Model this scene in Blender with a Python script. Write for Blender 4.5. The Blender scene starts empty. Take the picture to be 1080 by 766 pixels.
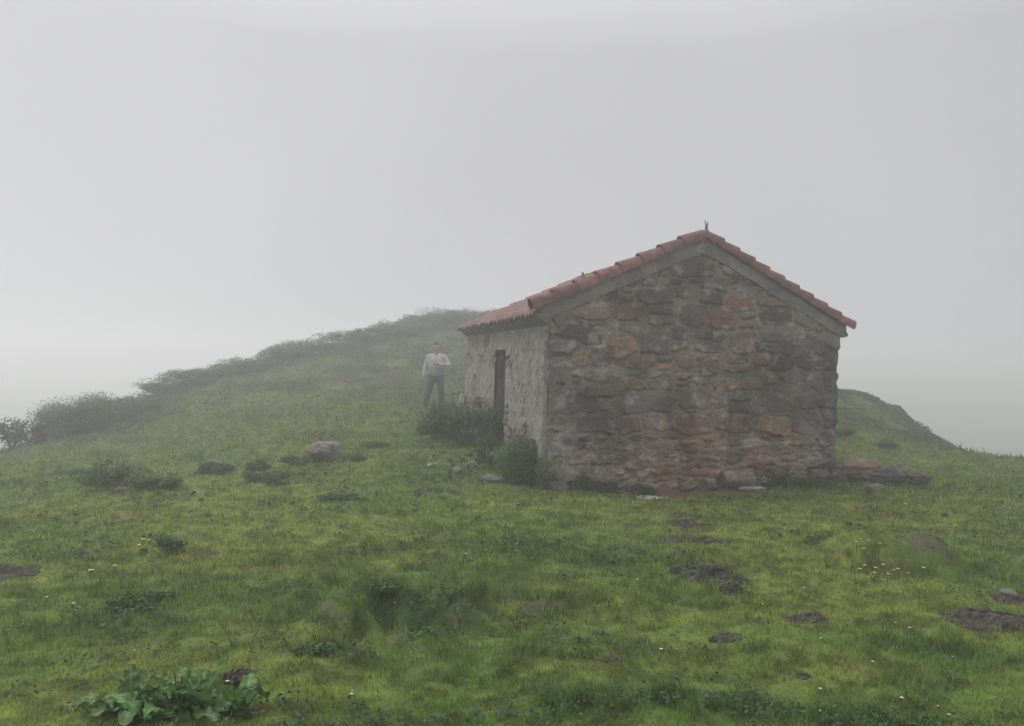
import bpy, bmesh, math, random
import numpy as np
from mathutils import Vector, Matrix, noise as mn

def R(a): return a * math.pi / 180
C = bpy.context.scene.collection
SC = bpy.context.scene
rng = np.random.default_rng(11)
random.seed(11)

# ------------------------------------------------------------------ camera, sky, sun, exposure
ROLL = R(1.5)
EYE = 1.6
FPX = 848.0                                   # focal length in photo pixels (photo 1080 wide)
cd = bpy.data.cameras.new('camera')
cam = bpy.data.objects.new('camera', cd)
C.objects.link(cam)
ca, sa = math.cos(ROLL), math.sin(ROLL)
cam.matrix_world = Matrix(((ca, -sa, 0, 0), (0, 0, -1, 0), (sa, ca, 0, EYE), (0, 0, 0, 1)))
cd.sensor_width = 36
cd.lens = 36 * FPX / 1080
cd.clip_start = 0.05
cd.clip_end = 3000
SC.camera = cam

SUN_EL, SUN_AZ = 46, -42                      # azimuth from +Y towards +X
w = bpy.data.worlds.new('World')
SC.world = w
w.use_nodes = True
nt = w.node_tree
nt.nodes.clear()
sky = nt.nodes.new('ShaderNodeTexSky'); sky.sky_type = 'NISHITA'; sky.sun_disc = False
sky.sun_elevation = R(SUN_EL); sky.sun_rotation = R(SUN_AZ); sky.dust_density = 3
bwn = nt.nodes.new('ShaderNodeRGBToBW')
cloud = nt.nodes.new('ShaderNodeTexNoise'); cloud.inputs['Scale'].default_value = 1.3
cloud.inputs['Detail'].default_value = 3
cr = nt.nodes.new('ShaderNodeValToRGB')
cr.color_ramp.elements[0].position = .25; cr.color_ramp.elements[0].color = (5.1, 5.11, 5.38, 1)
cr.color_ramp.elements[1].position = .75; cr.color_ramp.elements[1].color = (6.5, 6.51, 6.8, 1)
mx = nt.nodes.new('ShaderNodeMixRGB'); mx.inputs[0].default_value = .85
bg = nt.nodes.new('ShaderNodeBackground'); bg.inputs[1].default_value = .1
wo = nt.nodes.new('ShaderNodeOutputWorld')
tc = nt.nodes.new('ShaderNodeTexCoord')
L = nt.links.new
L(tc.outputs['Generated'], cloud.inputs['Vector'])
L(cloud.outputs[0], cr.inputs[0])
L(sky.outputs[0], bwn.inputs[0]); L(bwn.outputs[0], mx.inputs[1]); L(cr.outputs[0], mx.inputs[2])
sx = nt.nodes.new('ShaderNodeSeparateXYZ'); mr = nt.nodes.new('ShaderNodeMapRange')   # overcast dome: brighter overhead
mr.inputs['From Min'].default_value = .36; mr.inputs['From Max'].default_value = 1; mr.inputs['To Min'].default_value = .88; mr.inputs['To Max'].default_value = 2.8
L(tc.outputs['Generated'], sx.inputs[0]); L(sx.outputs['Z'], mr.inputs['Value'])
ml = nt.nodes.new('ShaderNodeMixRGB'); ml.blend_type = 'MULTIPLY'; ml.inputs[0].default_value = 1
L(mx.outputs[0], ml.inputs[1]); L(mr.outputs[0], ml.inputs[2])
L(ml.outputs[0], bg.inputs[0]); L(bg.outputs[0], wo.inputs[0])

sd = bpy.data.lights.new('sun', 'SUN')
sd.energy = 1.5; sd.angle = R(25); sd.color = (1, .98, .95)
sun = bpy.data.objects.new('sun', sd); C.objects.link(sun)
dv = Vector((math.sin(R(SUN_AZ)) * math.cos(R(SUN_EL)), math.cos(R(SUN_AZ)) * math.cos(R(SUN_EL)), math.sin(R(SUN_EL))))
sun.rotation_euler = dv.to_track_quat('Z', 'Y').to_euler()
SC.view_settings.view_transform = 'Standard'
SC.view_settings.look = 'None'
SC.view_settings.exposure = 0.08
SC.view_settings.gamma = 1
SC.cycles.volume_bounces = 4
SC.cycles.max_bounces = 8
SC.cycles.use_adaptive_sampling = False
SC.cycles.diffuse_bounces = 3
HAZE_DENSITY = 0.0118

# ------------------------------------------------------------------ numpy noise
def _hash(ix, iy, s):
    n = (ix.astype(np.int64) * 374761393 + iy.astype(np.int64) * 668265263 + s * 974634777) & 0xFFFFFFFF
    n = ((n ^ (n >> 13)) * 1274126177) & 0xFFFFFFFF
    n = n ^ (n >> 16)
    return (n & 0xFFFFFF) / float(0xFFFFFF)
def vn(x, y, s=0):
    x = np.asarray(x, float); y = np.asarray(y, float)
    ix = np.floor(x); iy = np.floor(y); fx = x - ix; fy = y - iy
    fx = fx * fx * fx * (fx * (fx * 6 - 15) + 10); fy = fy * fy * fy * (fy * (fy * 6 - 15) + 10)
    a = _hash(ix, iy, s); b = _hash(ix + 1, iy, s); c = _hash(ix, iy + 1, s); d = _hash(ix + 1, iy + 1, s)
    return (a + (b - a) * fx) * (1 - fy) + (c + (d - c) * fx) * fy
def fbm(x, y, s=0, o=4, g=.5):
    x = np.asarray(x, float); y = np.asarray(y, float)
    t = 0; a = 1; n = 0
    for k in range(o):
        t = t + a * vn(x * 2 ** k + 17.3 * k, y * 2 ** k - 9.1 * k, s + k); n += a; a *= g
    return t / n
def ss(a, b, x):
    t = np.clip((np.asarray(x, float) - a) / (b - a), 0, 1)
    return t * t * (3 - 2 * t)

# ------------------------------------------------------------------ object helpers
def obj(name, me, mat=None, parent=None):
    if isinstance(me, bmesh.types.BMesh):
        m = bpy.data.meshes.new(name); me.to_mesh(m); me.free(); me = m
    o = bpy.data.objects.new(name, me); C.objects.link(o)
    if mat is not None:
        me.materials.clear(); me.materials.append(mat)
    if parent is not None: o.parent = parent
    return o
def tag(o, label=None, cat=None, group=None, kind=None):
    if label: o['label'] = label
    if cat: o['category'] = cat
    if group: o['group'] = group
    if kind: o['kind'] = kind
    return o
def empty(name, loc=(0, 0, 0), rz=0):
    o = bpy.data.objects.new(name, None); C.objects.link(o)
    o.location = loc; o.rotation_euler = (0, 0, rz); o.empty_display_size = .2
    return o
def npmesh(name, V, F, smooth=True, col=None, uv=None):
    """V (n,3), F list of arrays each (m,k)"""
    me = bpy.data.meshes.new(name)
    V = np.asarray(V, np.float32)
    if not isinstance(F, list): F = [F]
    F = [np.asarray(f, np.int32) for f in F if len(f)]
    me.vertices.add(len(V)); me.vertices.foreach_set('co', V.ravel())
    nl = sum(f.size for f in F); npoly = sum(len(f) for f in F)
    me.loops.add(nl); me.polygons.add(npoly)
    me.loops.foreach_set('vertex_index', np.concatenate([f.ravel() for f in F]))
    st = []; off = 0
    for f in F:
        st.append(off + np.arange(len(f), dtype=np.int32) * f.shape[1]); off += f.size
    me.polygons.foreach_set('loop_start', np.concatenate(st))
    me.update(calc_edges=True)
    if smooth: me.polygons.foreach_set('use_smooth', np.ones(npoly, bool))
    if col is not None:
        a = me.attributes.new('col', 'FLOAT_COLOR', 'POINT')
        cc = np.ones((len(V), 4), np.float32); cc[:, :3] = col
        a.data.foreach_set('color', cc.ravel())
    return me
def grid_faces(nx, ny, off=0, flip=False):
    i, j = np.meshgrid(np.arange(nx - 1), np.arange(ny - 1), indexing='ij')
    a = (i * ny + j).ravel() + off
    f = np.stack([a, a + ny, a + ny + 1, a + 1], 1)
    return f[:, ::-1] if flip else f

class MB:
    """collects simple solids into one mesh"""
    def __init__(s): s.V = []; s.F = []; s.n = 0
    def add(s, V, F):
        V = [tuple(v) for v in V]
        s.V += V
        for f in F: s.F.append(tuple(i + s.n for i in f))
        s.n += len(V)
    def box(s, a, b, c, d, e, f):
        s.add([(a, c, e), (b, c, e), (b, d, e), (a, d, e), (a, c, f), (b, c, f), (b, d, f), (a, d, f)],
              [(3, 2, 1, 0), (4, 5, 6, 7), (0, 1, 5, 4), (1, 2, 6, 5), (2, 3, 7, 6), (3, 0, 4, 7)])
    def tube(s, pts, rad, n=8):
        pts = [Vector(p) for p in pts]
        if not hasattr(rad, '__len__'): rad = [rad] * len(pts)
        V = []; F = []
        for k, p in enumerate(pts):
            t = (pts[min(k + 1, len(pts) - 1)] - pts[max(k - 1, 0)]).normalized()
            u = t.orthogonal().normalized() if k == 0 else (u - t * u.dot(t)).normalized()
            v = t.cross(u)
            for q in range(n):
                a = 2 * math.pi * q / n
                V.append(p + (u * math.cos(a) + v * math.sin(a)) * rad[k])
        for k in range(len(pts) - 1):
            for q in range(n):
                F.append((k * n + q, k * n + (q + 1) % n, (k + 1) * n + (q + 1) % n, (k + 1) * n + q))
        F.append(tuple(range(n))[::-1]); F.append(tuple(range((len(pts) - 1) * n, len(pts) * n)))
        s.add(V, F)
    def build(s, name, mat, parent=None, smooth=False):
        me = bpy.data.meshes.new(name); me.from_pydata(s.V, [], s.F); me.update()
        if smooth:
            me.polygons.foreach_set('use_smooth', np.ones(len(me.polygons), bool))
        return obj(name, me, mat, parent)

# ------------------------------------------------------------------ materials
def base_mat(name, rough=.9, spec=.3):
    m = bpy.data.materials.new(name); m.use_nodes = True
    b = m.node_tree.nodes['Principled BSDF']
    b.inputs['Roughness'].default_value = rough
    b.inputs['Specular IOR Level'].default_value = spec
    return m, m.node_tree, b
def mat_noise(name, c1, c2, scale=8, rough=.9, bump=.3, bscale=40, attr=False, spec=.3, c3=None, dist=.01):
    """noise between colours; with attr the 'col' attribute is multiplied by the noise"""
    m, t, b = base_mat(name, rough, spec)
    N = t.nodes.new; K = t.links.new
    co = N('ShaderNodeTexCoord')
    n1 = N('ShaderNodeTexNoise'); n1.inputs['Scale'].default_value = scale; n1.inputs['Detail'].default_value = 6
    K(co.outputs['Object'], n1.inputs['Vector'])
    r = N('ShaderNodeValToRGB')
    r.color_ramp.elements[0].position = .3; r.color_ramp.elements[0].color = (*c1, 1)
    r.color_ramp.elements[1].position = .7; r.color_ramp.elements[1].color = (*c2, 1)
    if c3:
        e = r.color_ramp.elements.new(.5); e.color = (*c3, 1)
    K(n1.outputs[0], r.inputs[0])
    if attr:
        at = N('ShaderNodeAttribute'); at.attribute_name = 'col'
        mm = N('ShaderNodeMixRGB'); mm.blend_type = 'MULTIPLY'; mm.inputs[0].default_value = 1
        K(at.outputs['Color'], mm.inputs[1]); K(r.outputs[0], mm.inputs[2]); K(mm.outputs[0], b.inputs['Base Color'])
    else:
        K(r.outputs[0], b.inputs['Base Color'])
    if bump:
        n2 = N('ShaderNodeTexNoise'); n2.inputs['Scale'].default_value = bscale; n2.inputs['Detail'].default_value = 5
        K(co.outputs['Object'], n2.inputs['Vector'])
        bp = N('ShaderNodeBump'); bp.inputs['Strength'].default_value = bump; bp.inputs['Distance'].default_value = dist
        K(n2.outputs[0], bp.inputs['Height']); K(bp.outputs[0], b.inputs['Normal'])
    return m
def mat_leaf(name, attr=True, color=(.06, .1, .03), trans=.35):
    m = bpy.data.materials.new(name); m.use_nodes = True
    t = m.node_tree; t.nodes.clear(); N = t.nodes.new; K = t.links.new
    o = N('ShaderNodeOutputMaterial'); d = N('ShaderNodeBsdfPrincipled'); tr = N('ShaderNodeBsdfTranslucent'); mxs = N('ShaderNodeMixShader')
    d.inputs['Roughness'].default_value = .52; d.inputs['Specular IOR Level'].default_value = .25
    mxs.inputs[0].default_value = trans
    if attr:
        a = N('ShaderNodeAttribute'); a.attribute_name = 'col'
        K(a.outputs['Color'], d.inputs['Base Color']); K(a.outputs['Color'], tr.inputs['Color'])
    else:
        n1 = N('ShaderNodeTexNoise'); n1.inputs['Scale'].default_value = 14
        r = N('ShaderNodeValToRGB')
        r.color_ramp.elements[0].color = (*[v * .7 for v in color], 1); r.color_ramp.elements[1].color = (*[v * 1.3 for v in color], 1)
        co = N('ShaderNodeTexCoord'); K(co.outputs['Object'], n1.inputs['Vector']); K(n1.outputs[0], r.inputs[0])
        K(r.outputs[0], d.inputs['Base Color']); K(r.outputs[0], tr.inputs['Color'])
    K(d.outputs[0], mxs.inputs[1]); K(tr.outputs[0], mxs.inputs[2]); K(mxs.outputs[0], o.inputs[0])
    return m

M_ground = mat_noise('turf', (.78, .78, .78), (1.2, 1.2, 1.2), 9, .95, .6, 60, attr=True, dist=.02)
M_grass = mat_leaf('grass_blade', trans=.42)
M_leaf = mat_leaf('leaf', trans=.25)
M_stone = mat_noise('rubble_stone', (.72, .72, .72), (1.25, 1.22, 1.18), 22, .92, .6, 70, attr=True, dist=.012)
M_plaster = mat_noise('worn_plaster', (.8, .8, .8), (1.15, 1.15, 1.15), 12, .95, .5, 60, attr=True, dist=.01)
M_concrete = mat_noise('cement', (.10, .092, .08), (.235, .215, .185), 6, .93, .7, 40, c3=(.165, .152, .13), dist=.02)
M_tile = mat_noise('clay_tile', (.11, .058, .05), (.26, .125, .112), 9, .9, .5, 50, c3=(.19, .084, .074))
_t = M_tile.node_tree; _b = _t.nodes['Principled BSDF']; _src = _b.inputs['Base Color'].links[0].from_socket
_oi = _t.nodes.new('ShaderNodeObjectInfo'); _mr = _t.nodes.new('ShaderNodeMapRange'); _mr.inputs['To Min'].default_value = .72; _mr.inputs['To Max'].default_value = 1.22
_mm = _t.nodes.new('ShaderNodeMixRGB'); _mm.blend_type = 'MULTIPLY'; _mm.inputs[0].default_value = 1
_t.links.new(_oi.outputs['Random'], _mr.inputs['Value']); _t.links.new(_src, _mm.inputs[1]); _t.links.new(_mr.outputs[0], _mm.inputs[2]); _t.links.new(_mm.outputs[0], _b.inputs['Base Color'])
M_tile_old = mat_noise('weathered_tile', (.13, .075, .062), (.25, .16, .135), 7, .9, .3, 50, c3=(.19, .10, .085))
M_wood = mat_noise('old_wood', (.022, .018, .015), (.055, .044, .036), 6, .85, .4, 30)
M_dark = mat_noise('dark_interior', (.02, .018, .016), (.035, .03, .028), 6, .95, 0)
M_rock = mat_noise('rock', (.72, .72, .72), (1.3, 1.28, 1.22), 9, .93, .8, 30, attr=True, dist=.03)
M_mud = mat_noise('churned_mud', (.6, .6, .6), (1.35, 1.3, 1.25), 22, .9, .9, 50, attr=True, dist=.03)
M_metal = mat_noise('grey_metal', (.12, .12, .11), (.2, .2, .19), 20, .6, .2, 60)
M_bark = mat_noise('bark', (.05, .04, .03), (.1, .085, .065), 20, .95, .5, 60)
M_petal_y = mat_noise('yellow_petal', (.55, .42, .05), (.7, .55, .1), 30, .7, 0)
M_petal_w = mat_noise('white_petal', (.6, .6, .55), (.8, .8, .75), 30, .7, 0)
M_petal_p = mat_noise('pale_yellow_petal', (.5, .5, .2), (.62, .6, .28), 30, .7, 0)
M_stem = mat_leaf('stem', attr=False, color=(.07, .1, .03), trans=.1)

# ------------------------------------------------------------------ the lie of the land
def seen(px, py, depth):
    """world point at a measured depth along the sight line through a photo pixel (survey helper)"""
    u = px - 540; v = 383 - py
    return ((u * ca - v * sa) / FPX * depth, depth, EYE + (u * sa + v * ca) / FPX * depth)
crest = [(-260, 560, 17), (-120, 520, 19), (0, 480, 22), (60, 461, 24), (120, 441, 26), (180, 416, 28), (250, 391, 30), (340, 366, 32), (400, 353, 34),
         (450, 345, 36), (490, 338, 38), (560, 341, 38), (650, 357, 36), (750, 382, 33), (850, 412, 30),
         (885, 418, 28), (920, 423, 27), (960, 443, 25), (995, 471, 22), (1080, 489, 17), (1180, 505, 15), (1300, 525, 13)]
P = [seen(*c) for c in crest]
for c in crest:                                # the ground falls away behind the crest
    x, y, z = seen(*c)
    for k, dz in ((1.35, -1.6), (1.9, -5)):
        P.append((x * k, y * k, z + dz))
P += [seen(458, 433, 20.5), seen(342, 492, 12.6), seen(135, 515, 10.7), seen(60, 492, 15), seen(250, 430, 20), seen(330, 420, 21),
      seen(180, 460, 18), seen(450, 480, 12.9), seen(520, 470, 13.7), seen(395, 392, 27), seen(470, 380, 29),
      (.506, 11.2, -.17), (4.9, 12.3, -.08), (2.7, 11.5, -.20), (.25, 14.07, .17), (-.9, 17.1, .45), (3.6, 18, .4),
      seen(1000, 520, 10.6), seen(950, 482, 16), seen(930, 450, 22), seen(1060, 500, 14),
      (0, 0, 0), (-2.5, 1, 0), (2.5, 1, 0), (0, 5, 0), (-3, 5, -.04), (3, 5, .0), (0, 8.5, 0), (-4, 8, -.08), (4, 8, .02), (2.5, 10, -.02),
      (-9, 4, -.6), (9, 4, -.1), (0, -8, -.3), (-9, -6, -1), (9, -6, -.6), (0, -18, -2), (-16, 6, -1.8), (15, 4, -.7)]
P = np.array(P)
def _tps_U(r2):
    return np.where(r2 > 1e-9, r2 * np.log(np.maximum(r2, 1e-9)), 0)
_n = len(P)
_K = _tps_U(((P[:, None, :2] - P[None, :, :2]) ** 2).sum(-1)) + np.eye(_n) * 1.0
_Q = np.c_[np.ones(_n), P[:, :2]]
_A = np.block([[_K, _Q], [_Q.T, np.zeros((3, 3))]])
_W = np.linalg.solve(_A, np.r_[P[:, 2], 0, 0, 0])
def base_h(x, y):
    x = np.asarray(x, float); y = np.asarray(y, float)
    shp = x.shape; x = x.ravel(); y = y.ravel()
    out = _W[_n] + _W[_n + 1] * x + _W[_n + 2] * y
    for k in range(_n):
        out = out + _W[k] * _tps_U((x - P[k, 0]) ** 2 + (y - P[k, 1]) ** 2)
    out = np.clip(out, -14, 6)
    r = np.hypot(x, y - 12)
    far = -13 + 1.5 * fbm(x / 40, y / 40, 5, 3) + 19 * np.clip((x * .8 + y * .6 - 70) / 240, 0, 1)
    t = ss(36, 62, r)
    return (out * (1 - t) + far * t).reshape(shp)
def hit0(px, py):
    """ground point under a photo pixel, by walking the sight line"""
    d = 2.0; prev = d
    while d < 60:
        x, y, z = seen(px, py, d)
        if z < float(base_h(x, y)): break
        prev = d; d *= 1.02
    for _ in range(14):
        m = (prev + d) / 2; x, y, z = seen(px, py, m)
        if z < float(base_h(x, y)): d = m
        else: prev = m
    return seen(px, py, d)[:2]
def ell(px, py, rx, ry=None):
    """ellipse on the ground: centre x,y and half sizes in metres"""
    x, y = hit0(px, py)
    return x, y, rx, ry if ry else rx
def inell(x, y, e, soft=.35):
    d = np.hypot((x - e[0]) / e[2], (y - e[1]) / e[3])
    return 1 - ss(1 - soft, 1 + soft, d)

HUT_O = (.506, 11.3); HUT_A = R(14)
def hutw(lx, ly, z=0):
    c, s = math.cos(HUT_A), math.sin(HUT_A)
    return (HUT_O[0] + lx * c - ly * s, HUT_O[1] + lx * s + ly * c, z)

SCAR = [ell(440, 632, .85, .55), ell(360, 655, .6, .4), ell(530, 632, .5, .3)]
DIRT = [(*hutw(1.75, -.72)[:2], 1.2, .72), (*hutw(1.6, -.3)[:2], 1.8, .3)]
MUD = [  # pixel, half width, half depth, height, tone (0 black .. 1 brown), id
    (724, 552, .26, .20, .03, .15), (722, 572, .52, .20, .04, .25), (745, 607, .36, .30, .07, .1), (771, 622, .12, .13, .05, .1),
    (1045, 655, .46, .26, .06, .35), (1062, 630, .20, .16, .035, .5), (643, 697, .10, .08, .03, .9), (637, 665, .09, .05, .03, .1),
    (765, 673, .13, .07, .03, .25), (850, 655, .20, .12, .035, .25), (8, 606, .28, .24, .05, .1), (462, 519, .5, .16, .03, .2),
    (845, 712, .06, .05, .02, .1)]
MUDE = [ell(m[0], m[1], m[2] * .86, m[3] * .86) for m in MUD]
MOUND = ell(942, 590, .5, .3)
LUSH = SCAR + [ell(380, 612, 1.0, .7), ell(600, 585, .9, .5), ell(700, 745, .9, .16), ell(900, 755, .7, .12), ell(560, 745, .5, .14), ell(130, 650, .5, .5), ell(160, 620, .5, .5),
               ell(350, 700, .35, .25), ell(980, 690, .5, .3), ell(440, 760, .35, .15)]
YELLOW = [ell(850, 700, .45, .25), ell(740, 690, .5, .25), ell(600, 700, .35, .2), ell(300, 735, .35, .25), ell(240, 590, .9, .5), ell(650, 540, 2.2, .5)]

def micro(x, y):
    r = np.hypot(x, y)
    far = ss(9, 22, r)
    m = (fbm(x / .9, y / .7, 21, 4) - .5) * (.09 + .25 * far)
    m += (fbm(x / .2, y / .17, 31, 3) - .5) * .065
    left = ss(-1, -4, x) * ss(7, 11, y)
    m += (fbm(x / 2.2, y / 1.6, 41, 3) - .5) * .45 * left
    for e in SCAR: m += inell(x, y, e, .6) * ((fbm(x / .22, y / .17, 51, 4) - .55) * .34 - .03)
    m += inell(x, y, MOUND, .7) * .2 * (.7 + .6 * fbm(x / .2, y / .2, 53, 3)) - inell(x, y, (MOUND[0] + .1, MOUND[1] - .42, .45, .15), .6) * .05
    # terracettes across the slope behind the hut and to the side
    m += ss(12, 17, y) * (np.abs(((base_h(x, y) + .5 * fbm(x / 3, y / 3, 8, 2)) * 2.2) % 1 - .5) - .25) * .18
    # flat trodden strip along the hut
    lx = (x - HUT_O[0]) * math.cos(HUT_A) + (y - HUT_O[1]) * math.sin(HUT_A)
    ly = -(x - HUT_O[0]) * math.sin(HUT_A) + (y - HUT_O[1]) * math.cos(HUT_A)
    k = ss(-1.0, -.2, lx) * (1 - ss(4.8, 5.4, lx)) * ss(-.8, -.2, ly) * (1 - ss(6.2, 7, ly))
    return m * (1 - .8 * k) * (1 - ss(35, 60, r))
def H(x, y): return base_h(x, y) + micro(x, y)
def Hs(x, y): return float(H(np.array([x]), np.array([y]))[0])
def G(px, py):
    x, y = hit0(px, py)
    return x, y, Hs(x, y)
def bare(x, y):
    b = np.zeros_like(x)
    for e in DIRT: b = np.maximum(b, inell(x, y, e, .3))
    for e in MUDE: b = np.maximum(b, inell(x, y, (e[0], e[1], e[2] * .62, e[3] * .62), .4))
    b = np.maximum(b, inell(x, y, (MOUND[0] + .22, MOUND[1] - .05, .24, .2), .5) * ss(.3, .5, fbm(x / .12, y / .1, 58, 3)))
    s = np.zeros_like(x)
    for e in SCAR: s = np.maximum(s, inell(x, y, e, .5))
    b = np.maximum(b, s * ss(.56, .68, fbm(x / .16, y / .1, 77, 4)) * .8)
    return b
def lush(x, y):
    l = ss(.54, .70, fbm(x / .7, y / .5, 61, 5)) * .42
    f = ss(.36, .6, fbm(x / .35, y / .25, 63, 4))
    for k_, e in enumerate(LUSH): l = np.maximum(l, inell(x, y, e, .8) * (.25 + .75 * f) * (1 if k_ < 3 or 5 <= k_ < 8 else .6))
    return l * (.7 + .3 * f)
def turf_color(x, y):
    a = np.array((.162, .245, .045)); b = np.array((.225, .275, .05)); c = np.array((.075, .155, .038)); br = np.array((.12, .085, .04))
    yel = ss(.42, .66, fbm(x / 1.3 + 5, y / 1.1, 71, 4))
    for e in YELLOW: yel = np.maximum(yel, inell(x, y, e, .7))
    l = lush(x, y)[..., None]; yel = yel[..., None]
    col = a * (1 - yel) + b * yel
    col = col * (1 - l) + c * l
    dry = (ss(.6, .76, fbm(x / .5, y / .4, 81, 4)) * .25)[..., None]
    col = col * (1 - dry) + br * dry
    cl = fbm(x / .11, y / .09, 83, 3)[..., None]
    col = col * (.68 + .64 * ss(.3, .7, cl))
    far = (ss(10, 24, np.hypot(x, y)) * .45)[..., None]    # rougher moorland sward on the upper slope
    heath = np.array((.085, .118, .036))
    col = col * (1 - far) + heath * far
    crown = (ss(.5, .62, fbm(x / 2.5, y / 2.0, 91, 3)) * ss(18, 26, np.hypot(x, y)) * .6)[..., None]
    col = col * (1 - crown) + np.array((.05, .045, .026)) * crown
    return col

def graded(lo, hi, a, b, step, g=1.045, cap=12):
    s = list(np.arange(a, b, step)); st = step; v = s[-1]
    while v < hi: st = min(st * g, cap); v += st; s.append(v)
    st = step; v = a
    left = []
    while v > lo: st = min(st * g, cap); v -= st; left.append(v)
    return np.array(left[::-1] + s)
gx = graded(-420, 420, -7, 8, .055); gy = graded(-300, 600, 2.2, 15, .055)
X, Y = np.meshgrid(gx, gy, indexing='ij')
Z = H(X, Y)
col = turf_color(X, Y) * .5  # ground colour darkened to paint shade into the gaps between blades
bb = bare(X, Y)[..., None]
soil = np.array((.078, .066, .044)) + (fbm(X / .3, Y / .3, 3, 3)[..., None] - .5) * np.array((.05, .03, .02))
dirt = np.maximum(inell(X, Y, DIRT[0], .4), inell(X, Y, DIRT[1], .4))[..., None]
soil = soil * (1 - dirt) + np.array((.125, .068, .045)) * (.6 + .8 * fbm(X / .15, Y / .15, 13, 3)[..., None]) * dirt
col = col * (1 - bb) + soil * bb
g = obj('ground', npmesh('ground', np.stack([X, Y, Z], -1).reshape(-1, 3), grid_faces(len(gx), len(gy)), True, col.reshape(-1, 3)), M_ground)
tag(g, kind='structure')

# ------------------------------------------------------------------ grass blades (real blades, thinner on the far slope)
def in_hut(x, y, m=.0):
    lx = (x - HUT_O[0]) * math.cos(HUT_A) + (y - HUT_O[1]) * math.sin(HUT_A)
    ly = -(x - HUT_O[0]) * math.sin(HUT_A) + (y - HUT_O[1]) * math.cos(HUT_A)
    return (lx > -m) & (lx < 4.66 + m) & (ly > -m) & (ly < 6 + m)
def blades(name, N, r0, r1, az0, az1, hmin, hmax, wid, seed, dens=None, tint=(1, 1, 1), lean=.5, label=None):
    q = np.random.default_rng(seed)
    r = r0 * (r1 / r0) ** q.random(N); az = R(az0) + (R(az1) - R(az0)) * q.random(N)
    x = r * np.sin(az); y = r * np.cos(az)
    keep = ~in_hut(x, y, -.02) & (q.random(N) > bare(x, y) * 1.05)
    if dens is not None: keep &= q.random(N) < dens(x, y)
    x, y, r = x[keep], y[keep], r[keep]; n = len(x)
    z = H(x, y) - .006
    lu = lush(x, y)
    grow = np.clip(r / 5, .8, 4) ** .55
    tuft = fbm(x / .09, y / .09, seed, 2)
    h = (hmin + (hmax - hmin) * q.random(n) ** 1.6) * (.7 + .7 * lu) * (.3 + 1.4 * tuft) * grow
    wd = wid * (.7 + .6 * q.random(n)) * np.clip(r / 4.5, .75, 6) ** .95
    th = q.random(n) * 2 * np.pi; ln = lean * (.3 + q.random(n)) * h; ld = q.random(n) * 2 * np.pi
    dx, dy = np.cos(th) * wd / 2, np.sin(th) * wd / 2
    lx, ly = np.cos(ld) * ln, np.sin(ld) * ln
    V = np.empty((n, 5, 3))
    V[:, 0] = np.stack([x - dx, y - dy, z], 1); V[:, 1] = np.stack([x + dx, y + dy, z], 1)
    V[:, 2] = np.stack([x + dx * .8 + lx * .3, y + dy * .8 + ly * .3, z + h * .55], 1)
    V[:, 3] = np.stack([x - dx * .8 + lx * .3, y - dy * .8 + ly * .3, z + h * .55], 1)
    V[:, 4] = np.stack([x + lx, y + ly, z + h * np.clip(1 - .3 * lean, .4, 1)], 1)
    i = np.arange(n)[:, None] * 5
    c = turf_color(x, y) * (.65 + .75 * q.random(n))[:, None] * np.array(tint)
    straw = q.random(n) < .06
    c[straw] = np.array((.2, .17, .075)) * (.6 + .6 * q.random(straw.sum()))[:, None]
    c = np.repeat(c, 5, 0)
    o = obj(name, npmesh(name, V.reshape(-1, 3), [i + np.array([[0, 1, 2, 3]]), i + np.array([[3, 2, 4]])], True, c), M_grass)
    return tag(o, label, 'grass', kind='stuff')
blades('grass', 640000, 2.3, 34, -44, 44, .018, .062, .0052, 5, label='short cropped pasture grass covering the whole slope')
blades('grass', 60000, 2.3, 16, -44, 44, .04, .085, .0045, 9, dens=lambda x, y: np.clip(lush(x, y) * 1.2 - .1, 0, 1), tint=(.8, .9, .85), lean=.7,
       label='darker taller grass tufts in lush hollows of the pasture')
blades('grass', 26000, 15, 42, -44, 36, .05, .11, .006, 15, dens=lambda x, y: ss(.42, .62, fbm(x / 1.2, y / 1.0, 33, 3)), tint=(.9, .85, .8),
       label='rough clumpy moor grass high on the misty slope')

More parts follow.
